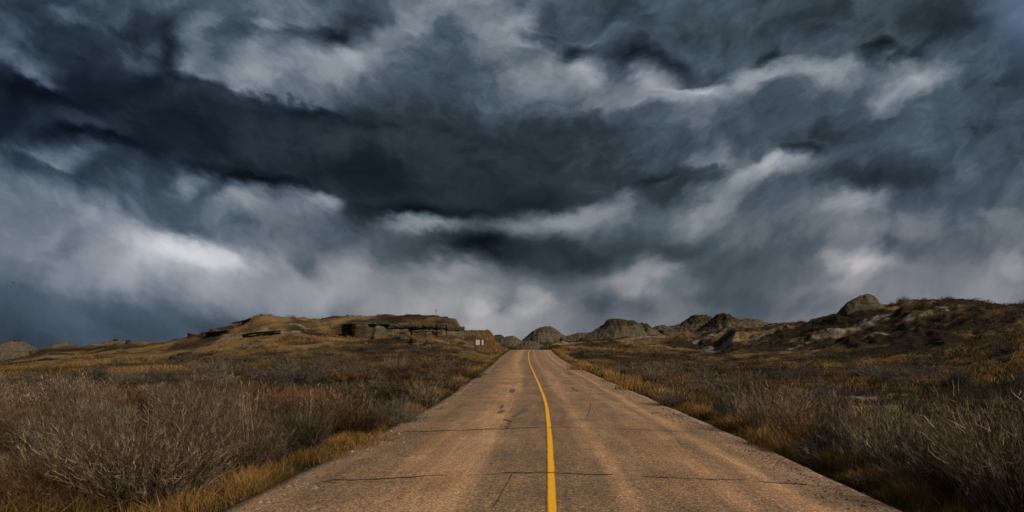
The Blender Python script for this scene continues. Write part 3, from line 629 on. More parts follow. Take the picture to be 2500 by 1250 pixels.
# block outcrop under the mesa: broad front block, narrow east pillar and a thin overhanging cap
d = 100.
e = empty('sandstone_outcrop', (0, 0, 0), 'big dark block shaped sandstone outcrop with overhanging cap below the mesa', 'rock')
rock('block', [(wx(829,d),101.5),(wx(833,d),100.2),(wx(848,d),99.2),(wx(865,d),99.0),(wx(866,d),104),(wx(833,d),104.5)], wz(830,d), wz(788,d), .08, 0, .14, 0, 3, amp=.14, parent=e, tilt=(.14, 0))  # low tone paints the shade of the left face into the stone
rock('block', [(wx(863,d),98.7),(wx(876,d),98.1),(wx(902,d),98.0),(wx(914,d),98.5),(wx(919,d),99.2),(wx(917,d),104),(wx(864,d),104)], wz(830,d), wz(789,d), .40, .9, .05, 0, 5, amp=.07, parent=e, tilt=(-.03, 0))
rock('block', [(wx(908,d),98.5),(wx(922,d),97.9),(wx(935,d),98.6),(wx(940,d),100.6),(wx(938,d),103.5),(wx(910,d),103.5)], wz(831,d), wz(793,d), .56, .2, .30, 0, 7, amp=.10, parent=e, tilt=(-.25, 0))  # highest tone of the three paints in the sunlit right side
rock('cap_slab', [(wx(836,d),99.2),(wx(850,d),99.0),(wx(868,d),98.4),(wx(884,d),98.6),(wx(888,d),103),(wx(870,d),106.5),(wx(840,d),106.5)], wz(792,d), wz(785,d), .10, 0, .25, 0, 9, rows=9, amp=.2, parent=e, tilt=(.05, .1))
rock('cap_slab', [(wx(878,d),98.4),(wx(896,d),98.0),(wx(917,d),98.0),(wx(934,d),98.8),(wx(943,d),101),(wx(936,d),106.5),(wx(880,d),106.5)], wz(793,d), wz(786.5,d), .02, 0, .2, 0, 15, rows=9, amp=.22, parent=e, tilt=(-.10, .1))

def ledge(name, pts, dep, seed, label, amp=.16):
    """long rim-rock shelf: pts = (photo column, top row, bottom row, distance); overhanging lip over a recessed face"""
    a = np.array(pts, float); n = int((a[-1, 0]-a[0, 0])*1.1)+12
    q = np.linspace(0, len(a)-1, n); i = np.clip(q.astype(int), 0, len(a)-2); f = (q-i)[:, None]
    p = a[i]*(1-f)+a[i+1]*f
    x = (p[:, 0]-CX)/F*p[:, 3]; zt = CAMZ+(HY-p[:, 1])/F*p[:, 3]; zb = CAMZ+(HY-p[:, 2])/F*p[:, 3]
    ht = zt-zb
    prof = [(dep, 1.0), (dep*.55, 1.05), (.18, 1.03), (-.05, .98), (-.16, .86), (-.10, .72), (.14, .62), (.20, .54), (.12, .46), (.16, .34), (.22, .2), (.16, .05), (.5, -.4), (dep, -.4)]
    rows = []
    for k, (yy, hh) in enumerate(prof):
        nn = fbm(x*1.1+k*.12, x*0+k*.35+seed, 4, seed)-.5; brk = (ridged(x*.35, x*0+seed, 2, seed+4) > .86)*.2
        lipw = 1.+(fbm(x*.5, x*0+2, 3, seed+8)-.5)*2.2
        rows.append(np.stack([x, p[:, 3]+yy*(lipw if yy < 0 else 1)+nn*amp*4+brk*(0 < k < 12), zb+ht*hh+(fbm(x*.8, x*0+k*.2, 4, seed+2)-.5)*ht*.35*(0 if k in (0, 13) else 1)], -1))
    Pq = np.stack(rows)
    o = grid_mesh(name, Pq, SAND, smooth=False, attrs={'tone': (.18+.5*sm(.7, .5, np.repeat(np.array([h for _, h in prof]), n))), 'lichen': np.full(Pq.shape[0]*n, .5)})
    return tag(o, label, 'rock')
ledge('rock_ledge', [(936,791,820,103.5),(950,791,819,104),(975,794,818,104.5),(1000,791,818,105),(1030,793,818,105),(1055,791,818,105),(1080,790,819,105),(1105,793,820,106),(1120,798,822,107),(1131,798,826,108),(1134,802,828,109)], 3.2, 21,
      'long dark rim rock shelf running right from the block outcrop under the mesa')
ledge('rock_ledge', [(684,803,811,98),(700,801,812,97),(720,801,813,97),(745,803,812,98),(766,806,811,99)], 1.6, 33, 'short dark rock band below the pale bank on the left-hand hill')
ledge('rock_ledge', [(500,811,816,103),(515,809,817,102),(535,808,816,101),(556,806,812,101)], 1.4, 37, 'low grey ledge stepping out of the shoulder of the left-hand hill')
ledge('rock_ledge', [(590,816,822,92),(620,811,818,92),(650,808,814,92.5),(684,806,812,93)], 1.2, 39, 'thin dark ledge under the pale clay bank of the left-hand hill')
ledge('rock_ledge', [(566,789,795,104),(572,786,796,104.5),(590,782,790,105),(610,778,785,105)], 1.2, 43, 'dark broken rim just under the summit of the left-hand hill')
def boulder(px, py, d, w, h, seed, label, tone=.1, flat=.0, name='boulder', group=None):
    x, zb = wx(px, d), wz(py, d); n = 9; rr = random.Random(seed)
    ring = [(x+w*.5*math.cos(a)*rr.uniform(.75, 1.1), d+w*.45*math.sin(a)*rr.uniform(.75, 1.1)) for a in np.linspace(0, 2*math.pi, n, endpoint=False)]
    o = rock(name, ring, zb-.35, zb+h, tone, .1, .12, flat, seed, n=40, rows=12, amp=.06*w/2, tilt=(rr.uniform(-.15, .15), 0))
    return tag(o, label, 'rock', group)
boulder(470, 822, 106, 1.5, .38, 51, 'flat dark slab jutting from the skyline of the left-hand slope', flat=.2)
boulder(500, 818, 105, 1.4, .4, 52, 'dark slab on the skyline just upslope of the flat jutting slab', flat=.1)
boulder(524, 812, 104, 1.6, .5, 53, 'low rounded grey rock on the shoulder of the left-hand hill', .25)
boulder(452, 872, 68, 1.5, .45, 54, 'dark tilted slab half buried in the golden left-hand slope', .02)
boulder(430, 877, 66, 1.3, .3, 55, 'flat dark rock lying just below the tilted slab', .05)
boulder(1018, 835, 92, 2.1, .55, 56, 'brown rounded boulder fallen below the rim rock shelf', .45)
boulder(985, 831, 94, 1.6, .5, 57, 'smaller brown boulder beside the fallen rounded one', .4)
boulder(283, 831, 248, 1.6, .5, 58, 'dark cap stone on the small pale clay peak', .0)
boulder(313, 836, 246, 1.6, .8, 59, 'dark block at the right end of the small pale clay peak', .0)
boulder(40, 834, 300, 3.4, .7, 60, 'dark cap stone on top of the pale far left butte', .0, .1)
boulder(2020, 808, 99, .9, .35, 61, 'pale stone lying on the clay scar of the right-hand hill', .95)
boulder(2035, 810, 98, .7, .3, 62, 'small pale stone next to the larger one on the clay scar', .95)
boulder(2095, 809, 97, 1.0, .45, 63, 'pale angular stone under the sandstone knob', .95)

# white notice board seen from behind its posts
def simple_mat(name, c, var=.25, scale=8., rough=.7, metal=0.):
    m, N, b = principled(name)
    tc = N.n('ShaderNodeTexCoord').outputs['Object']
    n = N.noise(N.vmath('MULTIPLY', tc, (1., 1., .35)), scale, 5, .65)
    N.l(N.ramp(n, [(.25, tuple(v*(1-var) for v in c)), (.75, tuple(min(1, v*(1+var)) for v in c))]), b.inputs['Base Color'])
    b.inputs['Roughness'].default_value = rough; b.inputs['Metallic'].default_value = metal
    bump(N, b, n, .2, .01)
    return m
WHITE = simple_mat('weathered_white_board', (.44, .44, .42), .15, 3.); POST = simple_mat('dark_timber', (.060, .040, .028), .4)
GREENB = simple_mat('dark_green_board', (.016, .034, .024), .25); STEEL = simple_mat('dull_grey_steel', (.12, .115, .11), .2)
BLACK = simple_mat('black_frame', (.012, .012, .012), .2); PALEG = simple_mat('pale_green_face', (.09, .14, .10), .25)

def boxmesh(name, cx, cy, cz, sx, sy, sz, mat, parent, bev=.012):
    import bmesh
    bm = bmesh.new(); bmesh.ops.create_cube(bm, size=1)
    bmesh.ops.scale(bm, vec=(sx, sy, sz), verts=bm.verts)
    bmesh.ops.bevel(bm, geom=bm.edges[:], offset=min(bev, .3*min(sx, sy, sz)), segments=2, affect='EDGES')
    bmesh.ops.translate(bm, vec=(cx, cy, cz), verts=bm.verts)
    me = bpy.data.meshes.new(name); bm.to_mesh(me); bm.free(); me.materials.append(mat)
    o = bpy.data.objects.new(name, me); COL.objects.link(o); o.parent = parent
    return o

d = 98.
s = empty('notice_board', (wx(1169, d), d, 0), 'white notice board on two dark posts in the brush near the road crest', 'sign')
zc = wz(836, d); hb = 12.5/F*d
boxmesh('board', 0, .06, zc, 22.5/F*d, .035, hb, WHITE, s)
zg = float(ground_z(wx(1169, d), d))
for dx, zt in ((-8.5, wz(828.5, d)), (6.0, wz(826.5, d))):
    boxmesh('post', dx/F*d, -.02, (zt+zg-.4)/2, .13, .11, zt-zg+.4, POST, s)
d = 132.
s = empty('road_sign', (wx(1337.5, d), d, 0), 'small dark green sign with black rim on a thin post beyond the crest', 'sign')
zg = float(ground_z(wx(1337.5, d), d))
boxmesh('post', 0, .05, (wz(828, d)+zg-.4)/2, .09, .07, wz(828, d)-zg+.4, STEEL, s)
boxmesh('rim', 0, .0, wz(831.3, d), 7.4/F*d, .03, 6.2/F*d, BLACK, s, .01)
boxmesh('face', 0, -.03, wz(831.3, d), 4.4/F*d, .03, 3.8/F*d, PALEG, s, .01)
boxmesh('lower_plate', 0, -.0, wz(837, d), 5.0/F*d, .03, 4.2/F*d, GREENB, s, .01)
d = 133.
s = empty('marker_pole', (wx(1064.5, d), d, 0), 'thin grey marker pole with slightly thicker tip standing on the mesa', 'pole')
zg = float(ground_z(wx(1064.5, d), d))
def tube(name, pts, rad, mat, parent, nseg=8):
    rows = []
    for (p, r_) in zip(pts, rad):
        a = np.linspace(0, 2*math.pi, nseg, endpoint=False)
        rows.append(np.stack([p[0]+r_*np.cos(a), p[1]+r_*np.sin(a), np.full(nseg, p[2])], -1))
    return grid_mesh(name, np.stack(rows), mat, wrap=True, smooth=True, parent=parent)
zt = wz(755.5, d)
tube('shaft', [(0, 0, zg-.5), (0, 0, zg), (0, 0, zt-.38), (0, 0, zt-.38)], [.055, .055, .05, .0], STEEL, s)
tube('tip', [(0, 0, zt-.40), (0, 0, zt-.37), (0, 0, zt), (0, 0, zt+.02)], [.02, .085, .085, .0], POST, s)

# a bird far off in front of the clouds
def bird():
    d = 160.; x, z = wx(33, d), wz(691, d)
    body = [(-.30, 0, .0), (-.18, .0, .01), (0, 0, .0), (.16, 0, -.01), (.30, 0, -.03)]; rad = [.015, .05, .065, .04, .01]
    rows = []
    for p, r_ in zip(body, rad):
        a = np.linspace(0, 2*math.pi, 8, endpoint=False); rows.append(np.stack([np.full(8, p[0]), p[1]+r_*np.cos(a), p[2]+r_*np.sin(a)], -1))
    V = np.concatenate(rows); Fq = grid_faces(5, 8, True).tolist()
    for sd in (-1, 1):
        k = len(V)
        w = np.array([(-.10, sd*.04, .03), (.08, sd*.04, .03), (-.07, sd*.35, .17), (.10, sd*.33, .16), (.04, sd*.72, .10), (.13, sd*.70, .09), (-.10, sd*.04, .015), (.08, sd*.04, .015), (-.07, sd*.35, .155), (.10, sd*.33, .145)])
        V = np.concatenate([V, w]); Fq += [[k, k+1, k+3, k+2], [k+2, k+3, k+5, k+4], [k+6, k+8, k+9, k+7], [k, k+2, k+8, k+6], [k+1, k+7, k+9, k+3]]
    o = make_mesh('bird', V, np.concatenate([np.array(f) for f in Fq]), [len(f) for f in Fq], BLACK)
    o.location = (x, d, z); o.rotation_euler = (0, .15, .5)
    tag(o, 'tiny dark bird gliding alone in front of the storm clouds', 'bird')
bird()

# ------------------------------------------------------------------ dry brush and grass
def mat_plant(name, stops, hue=.0, val=.48, rough=.85):
    m, N, b = principled(name)
    t = N.attr('tint'); r = N.n('ShaderNodeObjectInfo').outputs['Random']
    col = N.ramp(t, stops)
    v = N.maprange(r, 0., 1., 1-val, 1+val)
    mm = N.n('ShaderNodeMix', data_type='RGBA', blend_type='MULTIPLY'); mm.inputs[0].default_value = 1
    N.l(col, mm.inputs[6]); N.l(N.combine(v, N.math('MULTIPLY', v, N.maprange(N.math('FRACT', N.math('MULTIPLY', r, 7.3)), 0., 1., 1-hue, 1+hue)), v), mm.inputs[7])
    N.l(mm.outputs[2], b.inputs['Base Color'])
    b.inputs['Roughness'].default_value = rough; b.inputs['Specular IOR Level'].default_value = .08
    return m
M_SAGE = mat_plant('grey_sage_twigs', [(0., (0.0204, 0.0163, 0.0109)), (.35, (0.0510, 0.0408, 0.0292)), (.7, (0.1142, 0.0922, 0.0677)), (1., (0.2477, 0.2003, 0.1476))], .03)
M_TAN = mat_plant('tan_brush_twigs', [(0., (0.0258, 0.0177, 0.0102)), (.35, (0.0680, 0.0476, 0.0286)), (.7, (0.1510, 0.1078, 0.0670)), (1., (0.3373, 0.2477, 0.1581))], .05)
M_RUST = mat_plant('rust_brush_twigs', [(0., (0.0204, 0.0116, 0.0061)), (.4, (0.0598, 0.0326, 0.0150)), (.75, (0.1346, 0.0751, 0.0343)), (1., (0.2951, 0.1792, 0.0843))], .05)
M_WOOD = mat_plant('grey_woody_stems', [(0., (.045, .035, .028)), (.5, (.09, .070, .053)), (1., (.19, .15, .115))])
M_GRASS = mat_plant('cured_grass_blades', [(0., (.024, .021, .006)), (.22, (.055, .040, .011)), (.45, (.112, .062, .018)), (.75, (.225, .123, .036)), (1., (.38, .238, .09))], .04, .2)
M_STRAW = mat_plant('pale_straw_stalks', [(0., (.16, .105, .05)), (.5, (.34, .24, .125)), (1., (.50, .38, .22))], .04, .2)

def nrm(v): return v/np.maximum(np.linalg.norm(v, axis=1, keepdims=True), 1e-9)

def twigs(base, tip, w0, bend=None, w1=.65):
    """thin two-piece strips: 5 points and 2 faces each"""
    n = len(base); d = nrm(tip-base); rv = RNG.normal(size=(n, 3)); side = nrm(np.cross(d, rv))*np.asarray(w0).reshape(-1, 1)
    mid = (base+tip)/2+(0 if bend is None else bend)
    V = np.stack([base-side, base+side, mid-side*w1, mid+side*w1, tip], 1).reshape(-1, 3)
    return V

def twig_mesh(name, V, tint, mat, **kw):
    n = len(V)//5; b = (np.arange(n)*5)[:, None]
    q = b+np.array([[0, 1, 3, 2]]); t = b+np.array([[2, 3, 4]])
    loops = np.concatenate([q.ravel(), t.ravel()]); sizes = np.concatenate([np.full(n, 4), np.full(n, 3)])
    return make_mesh(name, V, loops, sizes, mat, attrs={'tint': np.repeat(tint, 5)}, **kw)

def gen_sage(seed, n_main, per, width, r=.62, h=.85):
    """rounded much-branched shrub, unit scale about 1.2 m wide"""
    global RNG
    RNG = np.random.default_rng(seed)
    az = RNG.uniform(0, 2*np.pi, n_main); pol = np.arccos(RNG.uniform(.15, 1, n_main))
    lob = 1+.22*np.sin(az*3+seed)+.14*np.sin(az*5+2*seed)
    L = RNG.uniform(.6, 1.05, n_main)*lob
    dirs = np.stack([np.sin(pol)*np.cos(az)*r*1.05, np.sin(pol)*np.sin(az)*r*1.05, np.cos(pol)*h*.9+.10], 1)
    b0 = RNG.normal(0, .07, (n_main, 3)); b0[:, 2] = -.06
    tipm = b0+dirs*L[:, None]; tipm[:, 2] = np.maximum(tipm[:, 2], .08)
    stems = twigs(b0, tipm, RNG.uniform(.003, .0075, n_main), RNG.normal(0, .03, (n_main, 3)))
    k = np.repeat(np.arange(n_main), per); f = RNG.uniform(.3, 1.0, len(k))**.7
    bb = b0[k]+(tipm[k]-b0[k])*f[:, None]+RNG.normal(0, .025, (len(k), 3))
    out = nrm(tipm[k]-b0[k]); dd = nrm(out*.75+RNG.normal(0, .55, (len(k), 3))+np.array([[0, 0, .75]]))
    ln = RNG.uniform(.05, .17, len(k))
    tt = bb+dd*ln[:, None]
    V = twigs(bb, tt, RNG.uniform(.6, 1.3, len(k))*width, RNG.normal(0, .012, (len(k), 3)))
    tint = np.clip(RNG.normal(.5, .2, len(k))+RNG.normal(0, .12, n_main)[k], 0, 1)
    return V, tint, stems, RNG.uniform(.2, .9, n_main)

def gen_wand(seed, n_main, per, width, spread=.55, h=1.0):
    """upright feathery brush of many wands fanning from the crown"""
    global RNG
    RNG = np.random.default_rng(seed)
    az = RNG.uniform(0, 2*np.pi, n_main); out = RNG.uniform(0, 1, n_main)**.6
    br = .28*np.sqrt(RNG.uniform(0, 1, n_main))
    b0 = np.stack([br*np.cos(az), br*np.sin(az), np.full(n_main, -.05)], 1)
    az2 = az+RNG.normal(0, .5, n_main)
    lean = out*spread*(1+.2*np.sin(az*3+seed))
    L = h*RNG.uniform(.55, 1.08, n_main)*(1-.25*out)
    d = nrm(np.stack([np.cos(az2)*lean, np.sin(az2)*lean, np.full(n_main, 1.)], 1)+np.array([[.07, .0, 0]]))
    tip = b0+d*L[:, None]
    bend = RNG.normal(0, .03, (n_main, 3))+np.stack([np.cos(az2), np.sin(az2), az2*0], 1)*(-.05*out[:, None])
    stems = twigs(b0, tip, RNG.uniform(.0016, .0030, n_main)*max(1, width/.0022), bend)
    k = np.repeat(np.arange(n_main), per); f = RNG.uniform(.35, 1., len(k))
    p0, p2, pm = b0[k], tip[k], (b0[k]+tip[k])/2+bend[k]
    bb = np.where(f[:, None] < .5, p0+(pm-p0)*(f[:, None]*2), pm+(p2-pm)*(f[:, None]*2-1))
    dd = nrm(d[k]+RNG.normal(0, .30, (len(k), 3))); ln = RNG.uniform(.04, .15, len(k))*h
    V = np.concatenate([stems, twigs(bb, bb+dd*ln[:, None], RNG.uniform(.6, 1.35, len(k))*width, RNG.normal(0, .012, (len(k), 3)))])
    tm = np.clip(RNG.normal(.45, .22, n_main), 0, 1)
    tint = np.concatenate([tm*.8, np.clip(tm[k]+RNG.normal(.06, .16, len(k)), 0, 1)])
    return V, tint

PROTO = {}
def proto(kind, lod, i):
    key = (kind, lod, i)
    if key in PROTO: return PROTO[key]
    sd = 100+i*17+lod*5
    if kind == 'sage':
        V, t, S, ts = gen_sage(sd, (95, 80, 40)[lod], (70, 40, 10)[lod], (.0021, .0042, .012)[lod])
        me = twig_mesh('sagebrush', V, t, M_SAGE, link=False).data; st = twig_mesh('woody_stems', S, ts, M_WOOD, link=False).data
    else:
        V, t = gen_wand(sd+(40 if kind == 'rust' else 0), (760, 330, 80)[lod], (9, 7, 5)[lod], (.0017, .0034, .010)[lod], (.62 if kind == 'tan' else .8), 1.0 if kind == 'tan' else .85)
        me = twig_mesh({'tan': 'rabbitbrush', 'rust': 'rust_brush'}[kind], V, t, {'tan': M_TAN, 'rust': M_RUST}[kind], link=False).data; st = None
    PROTO[key] = (me, st, V, t)
    return PROTO[key]

NAMES = {'sage': 'sagebrush', 'tan': 'rabbitbrush', 'rust': 'rust_brush'}
prng = random.Random(11)
def plant(kind, x, y, w, h, label, group=None, lod=0, stems=True, i=None):
    me, st, _, _ = proto(kind, lod, prng.randrange(4) if i is None else i)
    o = bpy.data.objects.new(NAMES[kind], me); COL.objects.link(o)
    z = float(ground_z(x, y)) if abs(float(road_t(x, y))) > 3.6 else float(road_z(y))-.1
    o.location = (x, y, z-.02); o.rotation_euler = (prng.uniform(-.08, .08), prng.uniform(-.08, .08), prng.uniform(0, 6.28))
    o.scale = (w/1.2, w/1.2, h/.95)
    tag(o, label, 'shrub', group)
    if st and stems:
        c = bpy.data.objects.new('woody_stems', st); COL.objects.link(c); c.parent = o
    return o

def at(px, py, z=-.2):
    for _ in range(6):
        d = (CAMZ-z)*F/(py-HY); x = (px-CX)/F*d; z = float(ground_z(x, d))
    return x, d

HERO = [ # column, foot row, kind, width, height, label
 (712,1112,'tan',1.9,1.12,'big feathery tan bush spreading over the left grass verge'),
 (868,1068,'rust',1.35,1.05,'dark reddish brown bush directly behind the big feathery tan one on the left verge'),
 (962,1036,'sage',1.4,.98,'dark grey brown bush with bare sprigs at the bend of the left verge'),
 (1035,990,'tan',1.5,.95,'pale tipped straw coloured bush beside golden grass on the left verge'),
 (1098,955,'rust',1.7,1.05,'rusty orange brown bush halfway up the left road edge'),
 (1150,925,'rust',1.8,1.1,'dark rusty bush on the left road edge below the white notice board'),
 (560,1165,'tan',1.8,1.0,'grey tan bush with upright wands left of the big verge bush'),
 (345,1228,'tan',2.1,1.12,'wide pale brown bush with upright seed wands in the near left corner'),
 (130,1200,'sage',1.9,.95,'grey tangled bush close to the bottom left corner'),
 (190,1110,'tan',2.0,1.05,'soft fawn bush behind the tangled grey one in the near left brush'),
 (470,1085,'tan',1.9,1.05,'broad fawn bush in the middle of the near left brush'),
 (20,1270,'rust',1.8,.8,'orange brown matted bush at the very left edge of the picture'),
 (1640,995,'tan',1.5,.85,'low tan bush with curled pale twigs on the right road edge'),
 (1722,1028,'sage',1.5,.85,'dark spreading bush by the gravel edge right of the road'),
 (1800,1062,'tan',1.7,1.0,'tan feathery bush behind the right grass verge'),
 (1895,1100,'rust',1.7,1.0,'orange tipped brown bush between two darker ones on the right verge'),
 (1985,1128,'sage',1.7,1.0,'dark matted bush with dead grey sticks on the right verge'),
 (2085,1165,'tan',1.6,1.0,'swept brown bush at the near end of the right verge row'),
 (2190,1200,'sage',1.6,.85,'low dark bush with bare stems above the near right verge'),
 (2395,1275,'tan',2.0,1.32,'largest dark brown wand bush filling the near right corner'),
 (2300,1230,'rust',1.5,.9,'reddish brown bush just left of the largest corner bush'),
 (2490,1235,'tan',1.7,1.15,'tall brown bush cut by the right edge of the picture'),
 (2165,945,'sage',2.6,1.25,'round dark sage bush standing alone in orange grass on the right flat'),
 (2335,945,'sage',1.9,1.0,'dark sage bush to the right of the lone round one'),
 (2440,905,'sage',3.0,1.3,'large dark sage clump at the foot of the right-hand hill'),
 (2230,1010,'sage',1.5,.7,'small dark bush among the pale clay patches on the right flat'),
 (2010,985,'sage',2.2,.95,'dark spreading sage bush left of the pale clay patches'),
 (820,905,'sage',3.2,1.1,'broad dark grey sage clump in the middle of the left flat'),
 (540,905,'sage',2.2,1.0,'dark round sage bush in the tawny grass of the left flat'),
 (690,930,'sage',3.4,1.0,'long low grey sage clump in front of the tawny bank on the left flat'),
 (400,935,'sage',2.6,1.0,'grey brown sage clump at the end of the left golden slope'),
]
for px, py, kd, w, h, lb in HERO:
    x, y = at(px, min(py, 1247+30))
    if px > 1500 and y < 20: x += .65; h *= 1.15; w *= 1.1
    plant(kd, x, y, w, h, lb, None, 0 if y < 20 or w > 1.85 else 1, stems=w < 2)

SLOPE_SHRUBS = [(415,893,1.6,.7),(470,897,1.9,.8),(512,868,1.1,.5),(560,880,2.0,.8),(610,885,2.2,.8),(598,852,1.3,.5),(655,868,1.8,.7),(700,862,1.6,.6),(640,846,1.2,.4),(735,878,2.0,.8),(760,856,1.4,.5),(805,866,1.5,.6),(345,878,1.3,.6),
    (300,892,1.2,.5),(250,905,1.4,.6),(215,912,1.8,.7),(960,852,1.6,.6),(1015,862,2.2,.9),(1075,850,2.0,.9),(1110,862,1.8,.8),(905,862,1.4,.5),(860,880,1.8,.7),(1045,838,1.6,.9),(1125,842,1.6,.9),(1085,826,1.5,.8)]
for px, py, w, h in SLOPE_SHRUBS:
    best = min(((abs(CAMZ-float(ground_z(wx(px, dd), dd))-(py-HY)/F*dd), dd) for dd in np.arange(44, 112, .5)), key=lambda a: a[0])[1]
    plant('sage', wx(px, best), best, w, h, 'small round dark sage shrub dotting the golden slope left of the road', 'dark shrubs dotting the left golden slope', 1, stems=False)

# the rest of the brush, by density over the flats and slopes
rg = np.random.default_rng(5)
def cells(x0, x1, y0, y1, s):
    gx, gy = np.meshgrid(np.arange(x0, x1, s), np.arange(y0, y1, s)); gx = gx.ravel()+rg.uniform(-.5, .5, gx.size)*s; gy = gy.ravel()+rg.uniform(-.5, .5, gy.size)*s
    return gx, gy
cand = []
def scatter(x0, x1, y0, y1, s, dens):
    gx, gy = cells(x0, x1, y0, y1, s)
    u = gx/np.maximum(gy, .1); k = (np.abs(u) < .83)
    gx, gy, u = gx[k], gy[k], u[k]
    t = road_t(gx, gy)
    p = dens(gx, gy, u, t)
    k = rg.uniform(0, 1, len(gx)) < p
    for a in zip(gx[k], gy[k], u[k], t[k]): cand.append(a)

def d_left(x, y, u, t):
    end = np.interp(u, [-.8, -.6, -.45, -.3, -.15, -.08], [43, 42, 44, 55, 66, 78])
    n = fbm(x*.14, y*.10, 3, 81)
    inside = sm(end+5, end-5, y)
    p = inside*np.where(y < 26, np.clip(.62+(fbm(x*.34, y*.30, 2, 85)-.48)*4.5, .04, 1), np.clip(.34+(n-.47)*4.2, .04, .9))
    p = np.maximum(p, .28*sm(.42, .6, n))
    return p*(t < -4.5)*(y > 6.3)
def d_right(x, y, u, t):
    n = fbm(x*.13, y*.10, 3, 83)
    strip = sm(10.5, 8., t)*sm(80, 60, y)*.95
    flat = np.clip(.26+(n-.48)*3.6, .03, .85)*sm(70, 58, y)
    bare = np.maximum(0, 1-np.hypot((x-13.0)/5.5, (y-22)/6.5))*2
    slope = np.clip(.35+(n-.45)*2.5, .08, .8)
    return np.maximum(strip, np.clip(np.maximum(flat, slope*(y > 55))-bare, 0, 1))*(t > 6.05)*(y > 7.5)
scatter(-60, 2, 6.5, 32, 1.2, d_left); scatter(-75, 4, 32, 85, 1.5, d_left)
scatter(0, 42, 7.5, 32, 1.15, d_right); scatter(0, 75, 32, 75, 1.6, d_right); scatter(5, 100, 75, 125, 1.7, d_right)
scatter(-80, 0, 85, 125, 3.0, lambda x, y, u, t: .30*(t < -6)*np.clip(.5+(fbm(x*.12, y*.12, 3, 89)-.5)*4, .1, 1))
items = []
for (x, y, u, t) in cand:
    n = float(fbm(np.array([x*.18]), np.array([y*.18]), 3, 87)[0]); r = rg.uniform()
    if t < 0:
        if t > -9 and 14 < y < 80: kd = 'rust' if r < .45 else ('tan' if r < .75 else 'sage')
        elif y < 30: kd = 'tan' if (n+.3*(r-.5)) < .56 else ('sage' if r < .85 else 'rust')
        else: kd = 'sage' if r < .8 else 'tan'
    else:
        if t < 10: kd = 'tan' if r < .5 else ('rust' if r < .68 else 'sage')
        else: kd = 'sage' if r < .85 else ('rust' if r < .93 else 'tan')
    hgt = (rg.uniform(.85, 1.2) if rg.uniform() < .36 else rg.uniform(.32, .72))*(1.02 if kd != 'sage' else .85)
    wid = rg.uniform(1.0, 2.0)*(.6+.5*hgt)*(1.1 if kd == 'sage' else 1.)
    if y > 32: wid *= rg.uniform(1., 1.5)
    if y > 55: hgt *= .75 if t > 0 else .7; wid *= .8
    if t > 9 and y < 40: hgt *= .72; wid *= .8
    items.append((hgt*math.sqrt(wid)/y, kd, x, y, u, t, wid, hgt))
items.sort(key=lambda a: -a[0])
def zone(kd, y, t):
    k = {'sage': 'grey sage bush', 'tan': 'tan feathery bush', 'rust': 'rust brown bush'}[kd]
    if t < 0:
        if t > -9 and y > 14: return f'{k} in the dense row along the left road edge', f'{k}es along the left road edge'
        if y < 13: return f'{k} in the tangled brush nearest the lower left corner', f'{k}es in the near left brush'
        if y < 24: return f'{k} in the middle depth of the brush left of the road', f'{k}es in the middle left brush'
        return f'small distant {k} on the flat left of the road below the golden slope', f'{k}es on the far left flat'
    if t < 10: return f'{k} in the row behind the grass verge right of the road', f'{k}es along the right verge'
    if y < 45: return f'low {k} scattered on the clay flat right of the road', f'{k}es on the right flat'
    return f'small dark {k} scattered on the slope of the right-hand hill', f'{k}es on the right-hand hill'
count = {'sage': 0, 'tan': 0, 'rust': 0}; LIM = {'sage': 200, 'tan': 200, 'rust': 90}
rest = []
for it in items:
    _, kd, x, y, u, t, w, h = it
    if count[kd] < LIM[kd] and y < 50:
        count[kd] += 1; lb, gr = zone(kd, y, t)
        plant(kd, x, y, w, h, lb, gr, 0 if y < 15 else 1, stems=y < 20)
    else: rest.append(it)

# small shrubs on the skyline
for px, d, w, h, lb in [(640,106,.9,.35,'tiny dark shrub on the golden summit of the left-hand hill'),(658,106,.8,.3,'second tiny shrub just right of the summit shrub'),(711,114,1.9,.95,'dark shrub on the right shoulder of the left-hand hill summit'),
    (925,139,1.6,.8,'dark shrub breaking the skyline of the mesa top above the block outcrop'),(1028,137,1.2,.6,'first of the small dark shrubs near the marker pole'),(1036,137,1.4,.7,'larger dark shrub near the marker pole'),(1042,137,1.1,.8,'dark shrub nearest to the marker pole on the mesa'),
    (850,137,1.,.4,'low tuft of brush on the left end of the mesa skyline'),(2177,110,1.6,1.,'dark shrub on the ridge just right of the sandstone hump'),(2194,110,1.0,1.1,'thin upright shrub on the ridge right of the hump'),(2207,110,2.4,1.1,'widest dark shrub on the ridge between hump and hilltop'),(2237,105,1.7,.9,'spiky shrub where the ridge starts rising to the hilltop'),
    (2262,103,2.2,.9,'dark shrub at the left end of the right-hand hilltop'),(2402,94,1.2,.5,'small shrub on the top of the right-hand hill'),(2497,86,1.4,1.2,'bare twiggy shrub on the skyline at the right edge of the picture'),(2005,121,2.,.9,'dark shrub on the rising ridge left of the hump'),(1955,139,1.8,.9,'dark shrub where the golden ridge meets the right-hand hill'),(1985,130,1.6,.9,'shrub midway up the skyline left of the hump'),(2045,115,1.5,.8,'dark shrub close under the left foot of the hump'),
    (1236,131,3.4,1.6,'dark bushy shrub at the top of the golden bank by the crest'),(1224,128,2.8,1.3,'dark shrub on the golden bank left of the crest'),(1208,127,2.2,1.0,'low brush on the rim of the golden bank')]:
    plant('sage', wx(px, d), d, w, h, lb, None, 1, stems=False)

